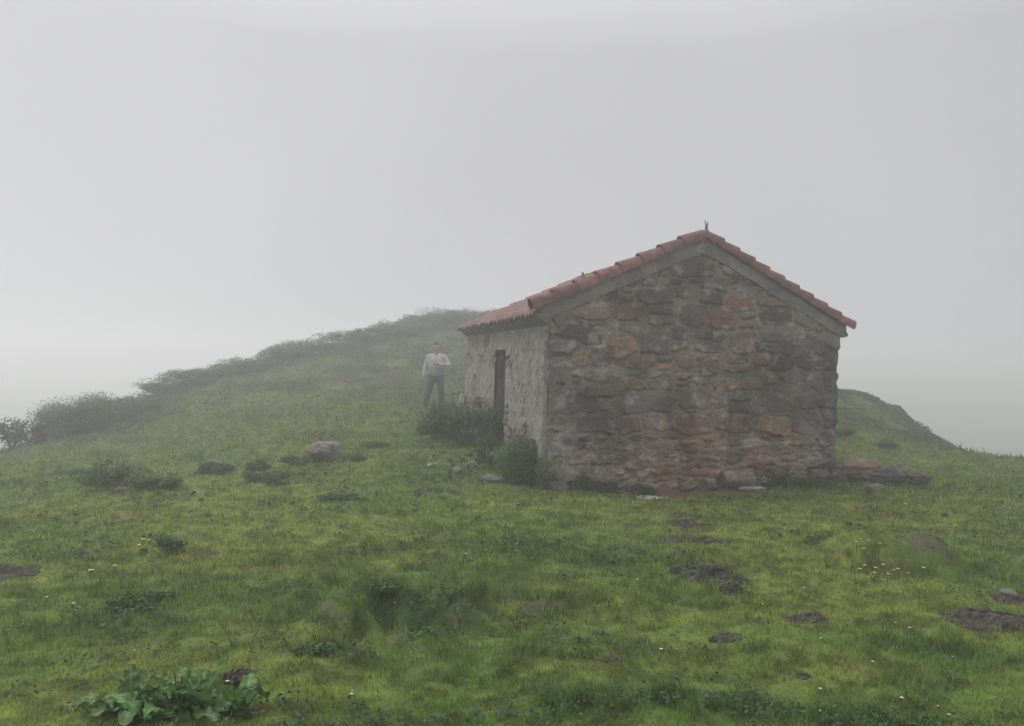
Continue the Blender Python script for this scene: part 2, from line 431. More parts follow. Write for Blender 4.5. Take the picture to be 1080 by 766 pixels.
# ------------------------------------------------------------------ small broad-leaved weeds in the sward
def leafcloud(name, P3, Nn, size, col, mat, parent=None, aspect=.55):
    n = len(P3); q = np.random.default_rng(n)
    t = q.normal(size=(n, 3)); t -= (t * Nn).sum(1, keepdims=True) * Nn; t /= np.linalg.norm(t, axis=1, keepdims=True) + 1e-9
    b = np.cross(Nn, t); s = np.asarray(size).reshape(-1, 1) * np.ones((n, 1))
    V = np.stack([P3 - t * s * .5, P3 + b * s * aspect * .5 + Nn * s * .08, P3 + t * s * .5 - Nn * s * .05, P3 - b * s * aspect * .5 + Nn * s * .08], 1)
    i = np.arange(n)[:, None] * 4
    return obj(name, npmesh(name, V.reshape(-1, 3), i + np.array([[0, 1, 2, 3]]), True, np.repeat(col, 4, 0)), mat, parent)
def weed_layer():
    q = np.random.default_rng(77); N = 17000
    r = 2.5 * (14 / 2.5) ** q.random(N); az = R(-42 + 84 * q.random(N)); x = r * np.sin(az); y = r * np.cos(az)
    d = np.clip(lush(x, y) * .9 + .12, 0, 1) * ss(.42, .55, fbm(x / .5, y / .5, 88, 3)); k = (q.random(N) < d) & ~in_hut(x, y, .05)
    x, y, r = x[k], y[k], r[k]
    n = len(x); m = 6
    X2 = np.repeat(x, m) + q.normal(0, .018, n * m); Y2 = np.repeat(y, m) + q.normal(0, .018, n * m)
    Z2 = H(X2, Y2) + .012 + .03 * q.random(n * m)
    Nn = np.stack([q.normal(0, .5, n * m), q.normal(0, .5, n * m), np.ones(n * m)], 1); Nn /= np.linalg.norm(Nn, axis=1, keepdims=True)
    c = np.array((.05, .085, .03)) * (.6 + .9 * q.random((n * m, 1))) * (1 + .25 * q.normal(size=(n * m, 3)) * np.array((.5, .2, .6)))
    o = leafcloud('clover', np.stack([X2, Y2, Z2], 1), Nn, (.016 + .022 * q.random(n * m)) * np.repeat(np.clip(r / 6, .8, 2), m), np.clip(c, .01, .4), M_leaf, aspect=.8)
    tag(o, 'tiny dark round leaved clover mixed into the pasture grass', 'clover', kind='stuff')
weed_layer()

# ------------------------------------------------------------------ the hut
hut = empty('stone_hut', (HUT_O[0], HUT_O[1], 0), HUT_A)
tag(hut, 'small gabled hut of rubble stone with red clay tile roof and open doorway', 'hut')
W_, D_, ZB = 4.66, 6.0, -.45
EL, ER, EA = 2.36, 2.25, 3.50                  # roof underside at the two eaves and the ridge
SL = (EA - EL) / (2.33 + .2); SR = (EA - ER) / (4.82 - 2.33)
def roof_z(x): return np.where(x < 2.33, EA - (2.33 - x) * SL, EA - (x - 2.33) * SR)

def masonry(u, v, seed, zones):
    """random rubble: returns relief (m) and colour for wall coordinates u,v"""
    q = np.random.default_rng(seed)
    S = []
    z = ZB
    k = 0
    while z < 3.7:
        hgt = q.choice([.15, .22, .27, .33, .38]); x = -.1 + q.random() * .1
        while x < W_ + .2:
            wd = hgt * (1.0 + 1.5 * q.random())
            if q.random() < .22:                # two small stones on top of one another
                S.append((x + wd * .35, z + hgt * .27, wd * .35, hgt * .26)); S.append((x + wd * .35, z + hgt * .77, wd * .35, hgt * .26)); x += wd * .75
            else:
                S.append((x + wd / 2, z + hgt / 2 + q.normal(0, .065), wd / 2, hgt / 2)); x += wd
        z += hgt; k += 1
    # dressed corner blocks
    S = [s for s in S if .33 < s[0] < W_ - .30]
    z = ZB; k = 0
    while z < 2.3:
        hl = [.42, .30, .36, .26, .4][k % 5]; wl = [.46, .27][k % 2]
        S.append((wl / 2, z + hl / 2, wl / 2, hl / 2, 1)); z += hl; k += 1
    z = ZB; k = 0
    while z < 2.3:
        hl = [.3, .24, .36, .27][k % 4]; wl = [.26, .44][k % 2]
        S.append((W_ - wl / 2, z + hl / 2, wl / 2, hl / 2, 2)); z += hl; k += 1
    n = len(S)
    uw = u + (fbm(u / .2, v / .2, seed + 1, 4) - .5) * .10; vw = v + (fbm(u / .2 + 9, v / .2, seed + 2, 4) - .5) * .11
    d1 = np.full(u.shape, 9.); d2 = np.full(u.shape, 9.); idx = np.zeros(u.shape, int)
    for i, s in enumerate(S):
        a = np.abs(uw - s[0]) / s[2]; b = np.abs(vw - s[1]) / s[3]
        p = 4.2 if len(s) == 4 else 6.0
        d = ((a ** p + b ** p) ** (1 / p) - 1) * min(s[2], s[3])     # ~ metres outside the block
        m = d < d1
        d2 = np.where(m, d1, np.minimum(d2, d)); idx = np.where(m, i, idx); d1 = np.where(m, d, d1)
    gap = np.minimum(-d1, (d2 - d1) * .5)                            # metres inside the stone edge
    rnd = q.random((n, 6)); ri = rnd[idx]
    face = ss(-.001, .012, gap - .012 + (fbm(u / .05, v / .05, seed + 3, 2) - .5) * .02)
    relief = face * (.018 + .036 * ri[..., 0]) + face * (fbm(u / .12, v / .12, seed + 4, 4) - .5) * .035
    tilt = face * ((ri[..., 1] - .5) * (uw - np.array([s[0] for s in S])[idx]) + (ri[..., 2] - .5) * (vw - np.array([s[1] for s in S])[idx])) * .14
    relief = relief + tilt - .012 * np.exp(-((gap - .008) / .008) ** 2) + (1 - face) * (fbm(u / .06, v / .06, seed + 5, 3) - .5) * .03
    grey = np.array((.16, .14, .132)); dgrey = np.array((.08, .066, .064)); red = np.array((.21, .10, .07)); och = np.array((.30, .185, .095)); brn = np.array((.19, .125, .085))
    pal = np.stack([grey, dgrey, red, och, brn])
    wgt = zones(np.array([s[0] for s in S]), np.array([s[1] for s in S]))        # (n,5)
    cum = np.cumsum(wgt, 1) / wgt.sum(1, keepdims=True)
    pick = (rnd[:, 3:4] > cum).sum(1).clip(0, 4)
    sc = (pal[pick] * .88 + np.array((.165, .122, .098)) * .12) * (.75 + .5 * rnd[:, 4:5])
    sc = np.array([grey * 1.0 * (.8 + .35 * rnd[i, 4]) if len(s) == 5 else sc[i] for i, s in enumerate(S)])
    colr = sc[idx] * (.8 + .4 * fbm(u / .1, v / .07, seed + 6, 4))[..., None]
    mort = np.array((.22, .185, .145)) * (.7 + .6 * fbm(u / .2, v / .2, seed + 7, 4))[..., None]
    colr = colr * face[..., None] + mort * (1 - face[..., None])
    return relief, colr, face
def gable_zones(x, z):
    c = np.exp(-((x - 2.2) / .9) ** 2) ; low = ss(1.1, .3, z)
    return np.stack([.35 + .35 * (1 - c), .3 - .1 * low, .16 + .5 * low * ss(.8, 1.8, x) + .2 * c, .08 + .5 * c * ss(.9, 1.6, z) + .12 * low, .6 + .35 * c], 1)
# front gable wall: one displaced sheet, clipped to the rake
nu, nv = 380, 300
uu = np.linspace(0, W_, nu); tt = np.linspace(0, 1, nv)
U, T = np.meshgrid(uu, tt, indexing='ij')
ztop = roof_z(U) - .02
V_ = ZB + T * (ztop - ZB)
rel, colr, face = masonry(U, V_, 3, gable_zones)
# smeared cement render: upper right part and patches
ren = ss(.50, .60, fbm(U / .7, V_ / .35, 44, 4) + .22 * np.exp(-((U - 4.0) / .55) ** 2 - ((V_ - 1.45) / .5) ** 2) + .10 * np.exp(-((U - 3.6) / .8) ** 2 - ((V_ - 2.2) / .4) ** 2)
         - .10 * np.exp(-((U - 1.5) / 1) ** 2) + .05 * ss(.3, .1, roof_z(U) - V_))
rel = rel * (1 - .6 * ren) + ren * .022 + ren * (fbm(U / .1, V_ / .1, 46, 4) - .5) * .03
rc = np.array((.21, .19, .165)) * (.72 + .56 * fbm(U / .3, V_ / .18, 47, 5))[..., None]
colr = colr * (1 - .58 * ren[..., None]) + rc * .58 * ren[..., None]
# whitish lichen crust, stronger near the foot of the corner and scattered
li = ss(.58, .70, fbm(U / .16, V_ / .10, 49, 5) + .24 * np.exp(-((U - .35) / .45) ** 2 - ((V_ - .28) / .25) ** 2) + .05 * np.exp(-((U - 3.2) / .7) ** 2 - ((V_ - .8) / .4) ** 2))
colr = colr * (1 - .55 * li[..., None]) + np.array((.36, .35, .32)) * .55 * li[..., None]
# crumbled rougher courses near the ground
cru = ss(.75, .2, V_) * ss(.8, 1.4, U)
rel += cru * (fbm(U / .11, V_ / .07, 52, 4) - .5) * .06
warm = (ss(1.0, .3, V_) * ss(.7, 1.6, U) * (1 - ss(3.9, 4.3, U)) * .6)[..., None]
colr = colr * (1 - warm * .6) + colr * np.array((1.35, 1.02, .85)) * warm * .6
damp = ss(.5, .62, fbm(U / .5, V_ / .5, 55, 3) + .3 * np.exp(-((U - 4.55) / .35) ** 2 - ((V_ - .75) / .4) ** 2))[..., None]
colr = colr * (1 - .4 * damp)
xj = (vn(V_ * 3.3, U * 0, 60) - .5) * .035
Ux = U + xj * (ss(.5, 0, U) + ss(W_ - .5, W_, U))
Vg = np.stack([Ux, -.02 - rel, V_], -1)
Vg[0, :, 1] = .03; Vg[-1, :, 1] = .03
gw = obj('gable_wall', npmesh('gable_wall', Vg.reshape(-1, 3), grid_faces(nu, nv), True, colr.reshape(-1, 3)), M_stone, hut)
# side wall seen with the doorway, flaking pale plaster over stone
DY0, DY1, DZ = 2.35, 3.15, 1.82
Vs = []; Fs = []; Cs = []; off = 0
for (a, b, z0, z1, na, nz) in ((0.0, DY0, ZB, 2.14, 190, 210), (DY1, D_, ZB, 2.14, 160, 150), (DY0, DY1, DZ, 2.14, 60, 30)):
    A, Bz = np.meshgrid(np.linspace(a, b, na), np.linspace(z0, z1, nz), indexing='ij')
    r2, c2, f2 = masonry(A + .7, Bz, 9, lambda x, z: np.tile(np.array([[.5, .2, .25, .05, .3]]), (len(x), 1)))
    pl = ss(.30, .46, fbm(A / .55, Bz / .4, 66, 5) + .12 * ss(.2, 1.4, Bz) - .10 * ss(3.2, 4.2, A))
    streak = fbm(A / .07, Bz / .30, 67, 4)
    pc = np.array((.27, .25, .225)) * (.75 + .45 * streak)[..., None] * (.75 + .5 * fbm(A / .12, Bz / .1, 68, 4))[..., None]
    pk = ss(3.3, 4.6, A)[..., None] * .6
    pc = pc * (1 - pk) + pc * np.array((1.1, .9, .84)) * pk
    pits = ss(.62, .70, fbm(A / .07, Bz / .09, 69, 3))[..., None]
    pc = pc * (1 - .35 * pits)
    rr = r2 * (1 - pl * .93) + pl * .03 + (fbm(A / .08, Bz / .08, 70, 3) - .5) * .009 - pits[..., 0] * .008
    cc = c2 * (1 - pl[..., None]) + pc * pl[..., None]
    edge = ss(0, .04, A - a) if a == 0 else 1
    Vv = np.stack([-.02 - rr * edge, A, Bz], -1)
    if a == 0: Vv[0, :, 0] = .0
    Vs.append(Vv.reshape(-1, 3)); Cs.append(cc.reshape(-1, 3)); Fs.append(grid_faces(na, nz, off, True)); off += na * nz
sw = obj('side_wall', npmesh('side_wall', np.concatenate(Vs), np.concatenate(Fs), True, np.concatenate(Cs)), M_plaster, hut)
m = MB()                                        # wall cores behind the faces, with the door reveals
m.box(0.005, .42, .035, DY0, ZB, 2.135); m.box(0.005, .42, DY1, D_, ZB, 2.135); m.box(.005, .42, DY0 - .001, DY1 + .001, DZ, 2.134)
core = m.build('wall_core', M_concrete, hut)
m = MB(); m.box(W_ - .42, W_ + .01, .035, D_, ZB, 2.12); m.build('far_side_wall', M_concrete, hut)
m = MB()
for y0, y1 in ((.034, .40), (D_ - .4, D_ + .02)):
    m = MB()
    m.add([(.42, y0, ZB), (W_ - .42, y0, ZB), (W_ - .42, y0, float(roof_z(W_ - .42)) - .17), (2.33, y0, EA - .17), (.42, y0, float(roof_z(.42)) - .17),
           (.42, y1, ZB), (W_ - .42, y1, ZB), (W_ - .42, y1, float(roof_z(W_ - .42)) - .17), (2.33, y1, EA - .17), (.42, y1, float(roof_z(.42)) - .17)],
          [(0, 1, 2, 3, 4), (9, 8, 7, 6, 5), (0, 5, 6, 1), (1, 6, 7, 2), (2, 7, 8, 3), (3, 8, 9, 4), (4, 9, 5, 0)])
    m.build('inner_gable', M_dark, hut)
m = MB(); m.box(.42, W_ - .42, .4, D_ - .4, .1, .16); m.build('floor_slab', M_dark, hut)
# door: plank leaf standing back in the opening
door = empty('door'); door.parent = hut
m = MB()
for k in range(5):
    y = DY0 + .04 + k * .145
    m.box(.19 + .003 * (k % 2), .225, y, y + .139, .05, DZ - .06)
m.box(.172, .19, DY0 + .05, DY1 - .06, .45, .55); m.box(.172, .19, DY0 + .05, DY1 - .06, 1.35, 1.45)
m.build('door_leaf', M_wood, door)
m = MB(); m.box(.16, .24, DY0 + .002, DY0 + .038, .02, DZ - .05); m.box(.16, .24, DY1 - .038, DY1 - .002, .02, DZ - .05); m.box(.16, .24, DY0 + .002, DY1 - .002, DZ - .049, DZ - .004)
m.build('door_frame', M_wood, door)
m = MB(); m.tube([(.165, DY0 + .13, 1.0), (.14, DY0 + .13, 1.0), (.14, DY0 + .13, 1.12), (.165, DY0 + .13, 1.12)], .008, 6); m.build('handle', M_metal, door)
m = MB(); m.box(-.10, .20, DY0 + .02, DY1 - .02, -.2, .13); m.build('doorstep', M_concrete, hut)

# roof ------------------------------------------------------------
roof = empty('roof'); roof.parent = hut
m = MB()
# raking cement band on the gable
def rake_band(y0, y1, drop):
    xs = np.concatenate([np.linspace(-.14, 2.33, 26), np.linspace(2.33, 4.75, 26)[1:]])
    top = [(x, float(roof_z(x))) for x in xs]
    bot = []
    for x in xs:
        z = float(roof_z(x)) - drop * (1 + .12 * (fbm(x / .5, 0, 2, 2) - .5)) + (.05 * max(0, 1 - abs(x - 2.33) / .35)) * -.5
        if x < 0.02: z = max(z, 2.145 + (0.02 - x) * .9)
        bot.append((x, min(max(z, 2.13), float(roof_z(x)) - .02)))
    n = len(xs); V = []; F = []
    for (x, z) in top: V += [(x, y0, z), (x, y1, z)]
    for (x, z) in bot: V += [(x, y0, z), (x, y1, z)]
    for i in range(n - 1):
        t0, t1, b0, b1 = 2 * i, 2 * i + 2, 2 * n + 2 * i, 2 * n + 2 * i + 2
        F += [(b0, b1, t1, t0), (t0, t1, t1 + 1, t0 + 1), (b1, b0, b0 + 1, b1 + 1), (t0 + 1, t1 + 1, b1 + 1, b0 + 1)]
    F += [(0, 1, 2 * n + 1, 2 * n), (2 * n - 2, 4 * n - 2, 4 * n - 1, 2 * n - 1)]
    m.add(V, F)
rake_band(-.075, .015, .195)
m.build('gable_band', M_concrete, roof)
# cement cornice under the eaves of the door side and of the far side
def prism(sec, y0, y1, mat, name):
    m = MB(); n = len(sec)
    V = [(x, y0, z) for x, z in sec] + [(x, y1, z) for x, z in sec]
    F = [tuple(range(n)), tuple(range(n, 2 * n))[::-1]] + [(i, i + n, (i + 1) % n + n, (i + 1) % n) for i in range(n)]
    m.add(V, F); o = m.build(name, mat, roof)
    bm = bmesh.new(); bm.from_mesh(o.data); bmesh.ops.recalc_face_normals(bm, faces=bm.faces); bm.to_mesh(o.data); bm.free(); return o
prism([(.004, 2.141), (-.03, 2.141), (-.06, 2.17), (-.18, 2.25), (-.19, 2.30), (.004, 2.36)], -.077, D_ + .03, M_concrete, 'cornice')
prism([(4.655, 2.125), (4.70, 2.125), (4.76, 2.15), (4.77, 2.20), (4.655, 2.26)], -.077, D_ + .03, M_concrete, 'cornice')
# tiled slopes: barrel tile rows with lapped courses
def slope(side, name):
    pitch = .205; ny = int((D_ + .2) / pitch) * 10 + 1; ns = 150
    ys = np.linspace(.02, D_ + .08, ny)
    if side < 0: x0, x1 = 2.33, -.25
    else: x0, x1 = 2.33, 4.85
    sl = SL if side < 0 else SR
    t = np.linspace(0, 1, ns)
    # sharpen the course steps
    Yg, Tg = np.meshgrid(ys, t, indexing='ij')
    Ln = abs(x1 - x0); s = Tg * Ln
    row = np.floor(Yg / pitch); ph = (Yg / pitch) % 1
    jit = _hash(row, row * 0 + side + 5, 7) * .12
    course = .36
    c = ((s + jit) / course) % 1
    barrel = np.sin(np.pi * ph) ** .8 * .085
    lift = (c * .035)
    hz = EA - sl * s - .085 + barrel * .8 + lift + (_hash(row, np.floor((s + jit) / course), 3) - .5) * .012
    Xg = x0 + np.sign(x1 - x0) * (s + (_hash(row, row * 0, 9) - .5) * .03 * (Tg > .99))
    V = np.stack([Xg, Yg, hz], -1).reshape(-1, 3)
    F = grid_faces(ny, ns, 0, side > 0)
    # underside sheet + eave closure
    V2 = V.copy(); V2[:, 2] -= .035
    n = len(V)
    F2 = F[:, ::-1] + n
    e = np.arange(ny) * ns + ns - 1
    F3 = np.stack([e[:-1], e[1:], e[1:] + n, e[:-1] + n], 1)
    return obj(name, npmesh(name, np.concatenate([V, V2]), np.concatenate([F, F2, F3]), False), M_tile_old, roof)
slope(-1, 'tiled_slope'); slope(1, 'tiled_slope')
# verge tiles: half barrels lapping down both rakes
def verge(side, count):
    x1 = -.24 if side < 0 else 4.84
    sl = SL if side < 0 else SR
    a = math.atan(sl); Ltot = abs(x1 - 2.33) / math.cos(a)
    st = Ltot / count
    dirx = math.cos(a) * (-1 if side < 0 else 1); dirz = -math.sin(a)
    for k in range(count):
        m = MB(); nn = 11; V = []
        j = random.uniform(-.008, .008); jr = random.uniform(-.02, .02)
        for e_, (s0, rr, up) in enumerate(((k * st - .03, .108, .0), ((k + 1) * st, .130, .022))):
            for th_ in (0, .018):
                for q in range(nn):
                    an = math.pi * (-.10 + 1.2 * q / (nn - 1)) + jr
                    r_ = rr - th_
                    cy = -.005 + j; off = .03 + up
                    px = 2.33 + dirx * s0; pz = EA + dirz * s0
                    nx = -dirz * (1 if side > 0 else -1) * (1 if side > 0 else -1); 
                    # slope normal
                    nxx, nzz = (-math.sin(a), math.cos(a)) if side < 0 else (math.sin(a), math.cos(a))
                    hh = off + r_ * math.sin(an)
                    V.append((px + nxx * hh, cy - r_ * 1.05 * math.cos(an), pz + nzz * hh))
        F = []
        for q in range(nn - 1):
            o0, i0, o1, i1 = q, nn + q, 2 * nn + q, 3 * nn + q
            F += [(o0, o0 + 1, o1 + 1, o1), (i0 + 1, i0, i1, i1 + 1), (o1, o1 + 1, i1 + 1, i1), (o0 + 1, o0, i0, i0 + 1)]
        for q in (0, nn - 1): F.append((q, 2 * nn + q, 3 * nn + q, nn + q))
        m.add(V, F)
        o = m.build('verge_tile', M_tile, roof, True)
        bm = bmesh.new(); bm.from_mesh(o.data); bmesh.ops.recalc_face_normals(bm, faces=bm.faces); bm.to_mesh(o.data); bm.free()
        o.data.set_sharp_from_angle(angle=R(40))
verge(-1, 8); verge(1, 10)
# ridge tiles
m = MB()
for k in range(14):
    y0 = -.14 + k * .43; V = []; nn = 11
    for (yy, rr) in ((y0, .125), (y0 + .44, .105)):
        for q in range(nn):
            an = math.pi * (-.02 + 1.04 * q / (nn - 1)); V.append((2.33 + rr * math.cos(an), yy, EA - .09 + rr * .8 * math.sin(an)))
    for (yy, rr) in ((y0, .105), (y0 + .44, .085)):
        for q in range(nn):
            an = math.pi * (-.02 + 1.04 * q / (nn - 1)); V.append((2.33 + rr * math.cos(an), yy, EA - .09 + rr * .8 * math.sin(an)))
    F = []
    for q in range(nn - 1):
        F += [(q, q + 1, nn + q + 1, nn + q), (2 * nn + q + 1, 2 * nn + q, 3 * nn + q, 3 * nn + q + 1), (q + 1, q, 2 * nn + q, 2 * nn + q + 1)]
    m.add(V, F)
m.build('ridge_tiles', M_tile, roof, True)
# small forked finial and its lump of cement at the ridge end
fin = MB()
fin.tube([(2.36, -.02, EA + .10), (2.37, -.02, EA + .20), (2.345, -.02, EA + .275)], [.022, .014, .006], 6)
fin.tube([(2.39, -.01, EA + .10), (2.385, -.01, EA + .19), (2.405, -.01, EA + .265)], [.022, .013, .006], 6)
fin.tube([(2.375, -.015, EA + .06), (2.375, -.015, EA + .14)], [.07, .035], 8)
fin.build('finial', M_metal, roof, True)

# ------------------------------------------------------------------ rocks
def rock(name, loc, size, rz, tone, label, seed, cat='rock', group=None, rough=.18, cuts=6, parent=None, strata=0, lich=.6, boxy=0):
    bm = bmesh.new(); bmesh.ops.create_icosphere(bm, subdivisions=5, radius=1)
    q = random.Random(seed)
    planes = [(Vector((q.gauss(0, 1), q.gauss(0, 1), q.gauss(0, .8))).normalized(), q.uniform(.6, .9)) for _ in range(cuts)]
    sv = Vector((seed * 3.1, seed * 1.7, 0))
    for v in bm.verts:
        p = v.co.copy()
        if boxy: p = p.lerp(p / max(abs(c_) for c_ in p), boxy) * .9
        for n_, d in planes:
            t = p.dot(n_)
            if t > d: p -= n_ * (t - d) * .9
        f = 1 + rough * mn.fractal(p * 1.4 + sv, 1, 2.1, 5) + .05 * mn.fractal(p * 7 + sv, 1, 2, 3)
        if strata: f += strata * (mn.noise(Vector((p.x * .6, p.y * .6, p.z * 6)) + sv))
        p *= f
        v.co = Vector((p.x * size[0], p.y * size[1], p.z * size[2]))
    me = bpy.data.meshes.new(name); bm.to_mesh(me); bm.free()
    n = len(me.vertices); co = np.empty(n * 3); me.vertices.foreach_get('co', co); co = co.reshape(-1, 3)
    t = np.array(tone); c = np.tile(t, (n, 1)) * (.75 + .5 * fbm(co[:, 0] / .12 + seed, co[:, 1] / .12 + co[:, 2] / .1, seed, 4))[:, None]
    top = ss(.1, .9, co[:, 2] / size[2]) * ss(.45, .6, fbm(co[:, 0] / .09, co[:, 1] / .09, seed + 5, 4))
    c = c * (1 - lich * top[:, None]) + np.array((.34, .33, .3)) * lich * top[:, None]
    a = me.attributes.new('col', 'FLOAT_COLOR', 'POINT'); cc = np.ones((n, 4), np.float32); cc[:, :3] = c; a.data.foreach_set('color', cc.ravel())
    me.polygons.foreach_set('use_smooth', np.ones(len(me.polygons), bool))
    o = obj(name, me, M_rock, parent); o.location = loc; o.rotation_euler = (0, 0, rz)
    if label: tag(o, label, cat, group)
    return o
x, y, z = G(342, 491)
rock('boulder', (x, y, z + .13), (.26, .22, .21), .3, (.15, .135, .12), 'pale topped boulder standing alone in the grass of the misty slope', 4, 'boulder', lich=.85, boxy=.35)
x, y, z = G(690, 527)
rock('flat_stone', (x, y, z + .015), (.23, .12, .035), .1, (.3, .28, .24), 'thin pale flat stone lying in grass before the bare soil at the gable foot', 8, 'stone', cuts=2)
bx, by, bz = hutw(2.85, -.22)
rock('stone_block', (bx, by, Hs(bx, by) + .12), (.27, .17, .16), HUT_A, (.19, .15, .12), 'squarish pale brown block against the gable foot above the thin slab', 12, 'stone', cuts=3, lich=.2, boxy=.75, rough=.1)
bx, by, bz = hutw(2.45, -.15)
rock('footing_stone', (bx, by, Hs(bx, by) + .06), (.17, .12, .12), .6, (.1, .075, .06), 'dark brown footing stone beside the squarish block at the gable foot', 13, 'stone')
for i, (lx, sz, tn, lb) in enumerate(((1.32, (.15, .1, .09), (.16, .11, .08), 'reddish footing stone low in the gable between weeds and bare soil'), (2.12, (.13, .09, .07), (.12, .08, .06), 'small dark red footing stone above the middle of the bare soil'),
                                      (3.3, (.17, .1, .1), (.17, .13, .1), 'brown footing stone between the squarish block and the bushy weeds'), (4.3, (.2, .13, .13), (.1, .08, .07), 'dark footing stone under the damp corner of the gable'))):
    bx, by, bz = hutw(lx, -.1)
    rock('footing_stone', (bx, by, Hs(bx, by) + sz[2] * .5), sz, HUT_A, tn, lb, 90 + i, 'stone', lich=.15, boxy=.4)
bx, by, bz = hutw(2.95, -.5)
rock('stone_slab', (bx, by, Hs(bx, by) + .02), (.22, .09, .028), HUT_A, (.24, .23, .21), 'thin grey slab on the grass below the squarish block by the hut', 14, 'stone', cuts=2, boxy=.6)
spots = [(905, 508, .34, .22, .17, (.2, .135, .1), 'reddish cracked boulder next to the dark corner of the hut'),
         (938, 512, .26, .2, .14, (.085, .078, .07), 'dark grey rock beside the reddish cracked boulder'),
         (962, 512, .2, .2, .12, (.075, .07, .06), 'farthest dark rock of the outcrop past the hut corner'),
         (884, 512, .12, .12, .1, (.07, .06, .05), 'small blackish stone touching the lower corner of the hut'),
         (922, 521, .22, .08, .05, (.15, .135, .11), 'low flat ledge stone in front of the reddish boulder')]
for i, (px, py, a, b, c, t, lb) in enumerate(spots):
    x, y, z = G(px, py)
    rock('outcrop_rock', (x, y, z + c * .75), (a * 1.2, b * 1.1, c * 1.5), .2 * i, t, lb, 20 + i, 'rock', 'rocks of the outcrop past the hut corner', strata=.14, lich=.25, boxy=.3)
spots = [(520, 508, .17, .1, .08, (.13, .125, .115), 'upright pale edged slab leaning by the nettles at the hut wall'),
         (498, 494, .10, .08, .06, (.22, .21, .19), 'small whitish stone in the rubble beside the larger bush'),
         (482, 499, .09, .07, .055, (.2, .19, .17), 'small grey stone at the outer end of the rubble heap'),
         (536, 493, .10, .08, .08, (.2, .19, .17), 'rounded grey stone half hidden between the two bushes'),
         (508, 488, .13, .1, .07, (.12, .12, .11), 'dark lichen stone at the back of the rubble heap'),
         (456, 493, .16, .09, .03, (.2, .2, .18), 'long low stone barely showing above grass beside the bush')]
for i, (px, py, a, b, c, t, lb) in enumerate(spots):
    x, y, z = G(px, py)
    rock('rubble_stone', (x, y, z + c * .5), (a, b, c), .9 * i, t, lb, 40 + i, 'stone', 'loose stones near the doorway side', lich=.3)
bx, by, bz = hutw(-.1, 5.85)
rock('corner_stone', (bx, by, Hs(bx, by) + .18), (.13, .16, .3), HUT_A, (.3, .28, .24), 'pale upright stone at the back corner of the hut', 60, 'stone')
for i, (px, py, c, lb) in enumerate(((226, 484, .07, 'small grey stone among low weeds on the slope'), (128, 520, .05, 'little stone near the dark slope bush'),
                                   (1063, 628, .045, 'low brown rock showing in the turf above the broad mud scrape'))):
    x, y, z = G(px, py)
    rock('field_stone', (x, y, z + c * .3), (c * 2, c * 1.5, c), i, (.13, .115, .095), lb, 70 + i, 'stone', lich=.15)

# ------------------------------------------------------------------ churned mud patches
mud_labels = ['smallest black scrape of the two next to each other before the gable', 'long low dark scrape just below the small one before the gable',
              'thick black churned clod patch in the middle of the pasture', 'small black clod at the corner of the thick churned patch',
              'broad grey brown mud scrape in the turf beside the edge of the view', 'short brownish scrape behind the broad grey brown one',
              'small reddish brown dung spot in the near grass', 'tiny black twiggy spot above the reddish dung spot',
              'thin dark spot in grass below the thick churned patch', 'dark weedy scrape between the thick patch and the broad mud scrape',
              'dark peaty hollow at the outer edge of the grass slope', 'long thin dark line of exposed soil below the rubble stones',
              'tiny dark pellet spot low in the pasture']
for i, (mq, e) in enumerate(zip(MUD, MUDE)):
    nr, na = 34, 96
    rr, aa = np.meshgrid(np.linspace(0, 1, nr), np.linspace(0, 2 * np.pi, na, endpoint=False), indexing='ij')
    edge = 1 + .7 * (fbm(np.cos(aa) * 1.6 + i * 5, np.sin(aa) * 1.6, 5, 4) - .5)
    lx = rr * np.cos(aa) * e[2] * edge; ly = rr * np.sin(aa) * e[3] * edge
    x = e[0] + lx; y = e[1] + ly
    lump = ss(.25, .75, fbm(x / .045, y / .035, 5, 4)); big = fbm(x / .16, y / .12, 6, 3)
    hgt = .34 * mq[4] * (1 - ss(.62, 1.0, rr)) * (.1 + 1.6 * ss(.35, .7, big)) * (.5 + lump) - .012 * ss(.85, 1, rr) + .004
    z = H(x, y) + hgt
    V = np.stack([x, y, z], -1).reshape(-1, 3)
    ii, jj = np.meshgrid(np.arange(nr - 1), np.arange(na), indexing='ij')
    a_ = (ii * na + jj).ravel(); b_ = (ii * na + (jj + 1) % na).ravel()
    F = np.stack([a_, a_ + na, b_ + na, b_], 1)
    t = mq[5]; base = np.array((.024, .022, .018)) * (1 - t) + np.array((.085, .06, .042)) * t
    gr = np.array((.13, .12, .105))
    dry = ss(.5, .66, fbm(x / .05, y / .03, 9 + i, 4))[..., None] * (.45 if t < .6 else .1)
    c = base * (.6 + .9 * lump[..., None]) * (1 - dry) + gr * dry
    me = npmesh('mud_patch', V - np.array([e[0], e[1], 0]), F, True, c.reshape(-1, 3))
    o = obj('mud_patch', me, M_mud); o.location = (e[0], e[1], 0)
    tag(o, mud_labels[i], 'mud patch', 'dark scrapes and spots in the turf')

